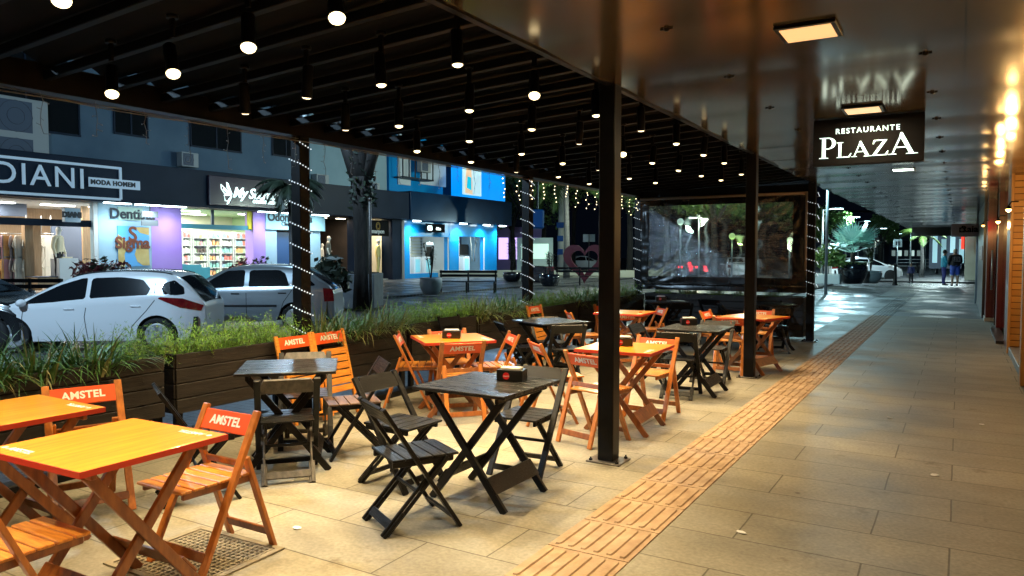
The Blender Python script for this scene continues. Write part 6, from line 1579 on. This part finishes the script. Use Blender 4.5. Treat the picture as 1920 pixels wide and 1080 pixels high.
# parking sign, bollards, people
t = thing('parking_sign', 'small square parking sign on a pole behind the white sedan', 'sign', at_z(1682, 512, -.1)); MB().tube([(0, 0, 0), (0, 0, 2.6)], .04, 8).build('pole', M['pale_pole'], t); MB().box((0, 0, 2.35), (.62, .04, .62), Matrix.Rotation(YAW - R(30), 3, 'Z')).build('sign_plate', mat('grey white sign plate', (.42, .5, .5), .5), t, bevel=.02)
MB().box((0, -.025, 2.35), (.3, .02, .3), Matrix.Rotation(YAW - R(30), 3, 'Z')).build('symbol', C['ink'], t)
for i, (px, py, h) in enumerate([(1678, 535, 1.0), (1720, 512, .75), (1729, 506, .75), (1756, 513, .95)]):
    t = thing('bollard', ['black bollard by the nose of the white sedan', 'black cone bollard left of the far rails', 'smallest black bollard in front of the far rails', 'black cone bollard left of the woman'][i], 'bollard', at_z(px, py, 0), 0, 'black bollards at the crossing')
    MB().lathe([(.12, 0), (.12, .05), (.09, .08), (.06, h - .1), (.075, h - .06), (.05, h), (.001, h + .02)], 14).build('post', M['metal_dark'], t)
SK = mat('skin', (.42, .24, .16), .5)
def person(px, py, h, rz, label, **k):
    t = thing('person', label, 'person', at_z(px, py, 0), rz); figure(t, h, SK, **k); return t
hair = mat('black hair', (.012, .010, .010), .45)
puffer = mat('teal puffer jacket', (.02, .26, .38), .45, c2=(.03, .33, .46), scale=2, stretch=(.2, .2, 14), bump=.9, bscale=3)
person(1769, 535, 1.63, R(-75), 'woman in a teal puffer jacket and navy leggings standing beside the man in shorts', top_m=puffer, bot_m=mat('navy leggings', (.03, .03, .16), .7), hair_m=hair, shoe_m=mat('dark trainers', (.03, .03, .035), .6), armf=.8, headdown=.02, bulk=.98)
t = person(1790, 536, 1.68, R(18), 'man seen from behind in a black printed jacket and blue shorts', top_m=C['black_cloth'], bot_m=mat('blue sport shorts', (.04, .08, .38), .6), short=True, hair_m=mat('pale cap', (.5, .42, .32), .7), shoe_m=C['black_cloth'], bulk=1.22, headdown=.05, armf=.6, stride=.05)
for k, s in enumerate((.0, .085)):
    pass
mb = MB()
for a_, b2 in (((-.11, 1.36), (.11, 1.36)), ((.11, 1.36), (.12, 1.16)), ((.12, 1.16), (-.12, 1.16)), ((-.12, 1.16), (-.11, 1.36)), ((-.07, 1.31), (.07, 1.31)), ((-.07, 1.26), (.05, 1.26)), ((-.07, 1.21), (.08, 1.21))): mb.beam((a_[0], -.212, a_[1] * .96), (b2[0], -.212, b2[1] * .96), .014, .006, up=(0, 1, 0))
mb.build('back_print', C['white'], t)
mb = MB()
for s in (-1, 1): mb.lathe([(.105, .475), (.107, .50)], 14, (s * .118, .015, 0))
mb.build('shorts_hem', C['white'], t)
person(1708, 533, 1.02, R(150), 'small child in dark blue clothes standing alone near the bollards', top_m=mat('navy child jacket', (.02, .025, .10), .7), bot_m=C['black_cloth'], hair_m=hair, shoe_m=C['white'], bulk=1.1)
# far rails and shop block past the crossing
t = thing('guard_rail', 'pale tubular guard rail beyond the bollards', 'railing', at_z(1735, 506, -.05), YAW - R(10))
for k in range(3): MB().tube([(-2.4, 0, .35 + k * .3), (2.4, 0, .35 + k * .3)], .03, 6).build('bar', M['pale_pole'], t)
for k in range(5): MB().tube([(-2.4 + k * 1.2, 0, 0), (-2.4 + k * 1.2, 0, 1.0)], .035, 6).build('post', M['pale_pole'], t)
sheet('road', -40, 37.7, 60, 45.5, -.11, M['asphalt'])
sheet('far_pavement', -14, 45.6, 14, 90, -.02, M['paver'])
fb = thing('far_arcade', 'far arcade block with beige column and lit shopfront beyond the crossing', 'building')
MB().b2((-2.0, 41.0, 2.30), (3.5, 41.4, 3.0)).build('cross_beam', mat('dark brown beam', (.03, .026, .024), .5), fb)
ca, cb = at_y(1808, 530, 48), at_y(1832, 530, 48)
MB().b2((ca.x, 48, 0), (cb.x, 49.2, 4.2)).build('column', mat('beige column', (.34, .33, .25), .8, c2=(.40, .39, .30), scale=2), fb)
MB().b2((cb.x, 49.5, 0), (cb.x + 5, 49.9, 4.2)).build('wall', mat('olive wall', (.22, .22, .16), .8), fb)
MB().b2((-3.2, 48, 3.5), (4, 75, 4.3)).build('canopy', C['white'], fb)
ra_, rb = at_y(1802, 460, 47.5), at_y(1808, 460, 47.5); MB().b2((ra_.x, 47.5, 1.7), (rb.x, 47.55, 3.4)).build('red_banner', emit('lit red banner', (1, .06, .03), .9), fb)
wa_, wb_ = at_y(1742, 480, 60), at_y(1803, 480, 60)
MB().b2((wa_.x, 60, .4), (wb_.x, 60.2, 3.3)).build('shopfront', C['slate'], fb)
for k in range(9): MB().b2((wa_.x + .2 + k * .53, 59.9, .8 + .35 * (k % 3)), (wa_.x + .5 + k * .53, 59.98, 2.9 - .45 * (k % 2))).build('window', emit('far shop window', (.45, .75, .85), [.35, .1, .6, .2, .4, .12, .7, .25, .3][k]), fb)
for k in range(4): MB().b2((-2.2 + k * 1.0, 50 + k * 4, 3.42), (-1.2 + k * 1.0, 50.4 + k * 4, 3.48)).build('ceiling_lamp', emit('arcade lamp', (.85, 1, 1), 10), fb)
area('arcade_light', (-.8, 52, 3.3), 3, 700, (.75, .97, 1))
t = thing('fuel_station', 'brightly lit canopy of a station far beyond the car park', 'building', (*at_d(1672, 500, 110).xy, 0), YAW)
MB().b2((-4.5, -2, 3.6), (4.5, 2, 4.3)).build('canopy', C['white'], t); MB().b2((-3.6, -2.02, 2.3), (.2, -2.005, 3.3)).build('shopfront', emit('lit station front', (.85, 1, .9), 1.0), t); MB().b2((-4.4, -1.9, 0), (.4, 1.9, 3.58)).build('wall', C['slate'], t)
for i, (px, D, w_, hh) in enumerate([(1700, 95, 5, 3.0), (1560, 90, 7, 3.2)]):
    t = thing('far_house', 'small lit shop front far off, %s the fuel station' % ['right of', 'left of'][i], 'building', (*at_d(px, 500, D).xy, 0), YAW, 'far buildings'); MB().b2((-w_ / 2, -.5, 0), (w_ / 2, 3, hh)).build('wall', C['slate'], t); [MB().b2((-w_ / 2 + .3 + k * .8, -.52, 1.1), (-w_ / 2 + .75 + k * .8, -.505, 1.8)).build('window', emit('far white window', (.7, 1, .95), .2 + .5 * (k % 2)), t) for k in range(5)]
t = thing('roof_structure', 'dark arched roof outline over the far car park', 'canopy', (*at_d(1600, 500, 85).xy, 0), YAW)
mb = MB(); pts = [(-14 + k * 2.8, 0, 5.2 + 1.0 * math.sin(math.pi * k / 10)) for k in range(11)]; mb.tube(pts, .12, 6); mb.build('arch', M['steel'], t)
for x in (-12, 12): MB().tube([(x, 0, 0), (x, 0, 5.4)], .12, 8).build('leg', M['steel'], t)
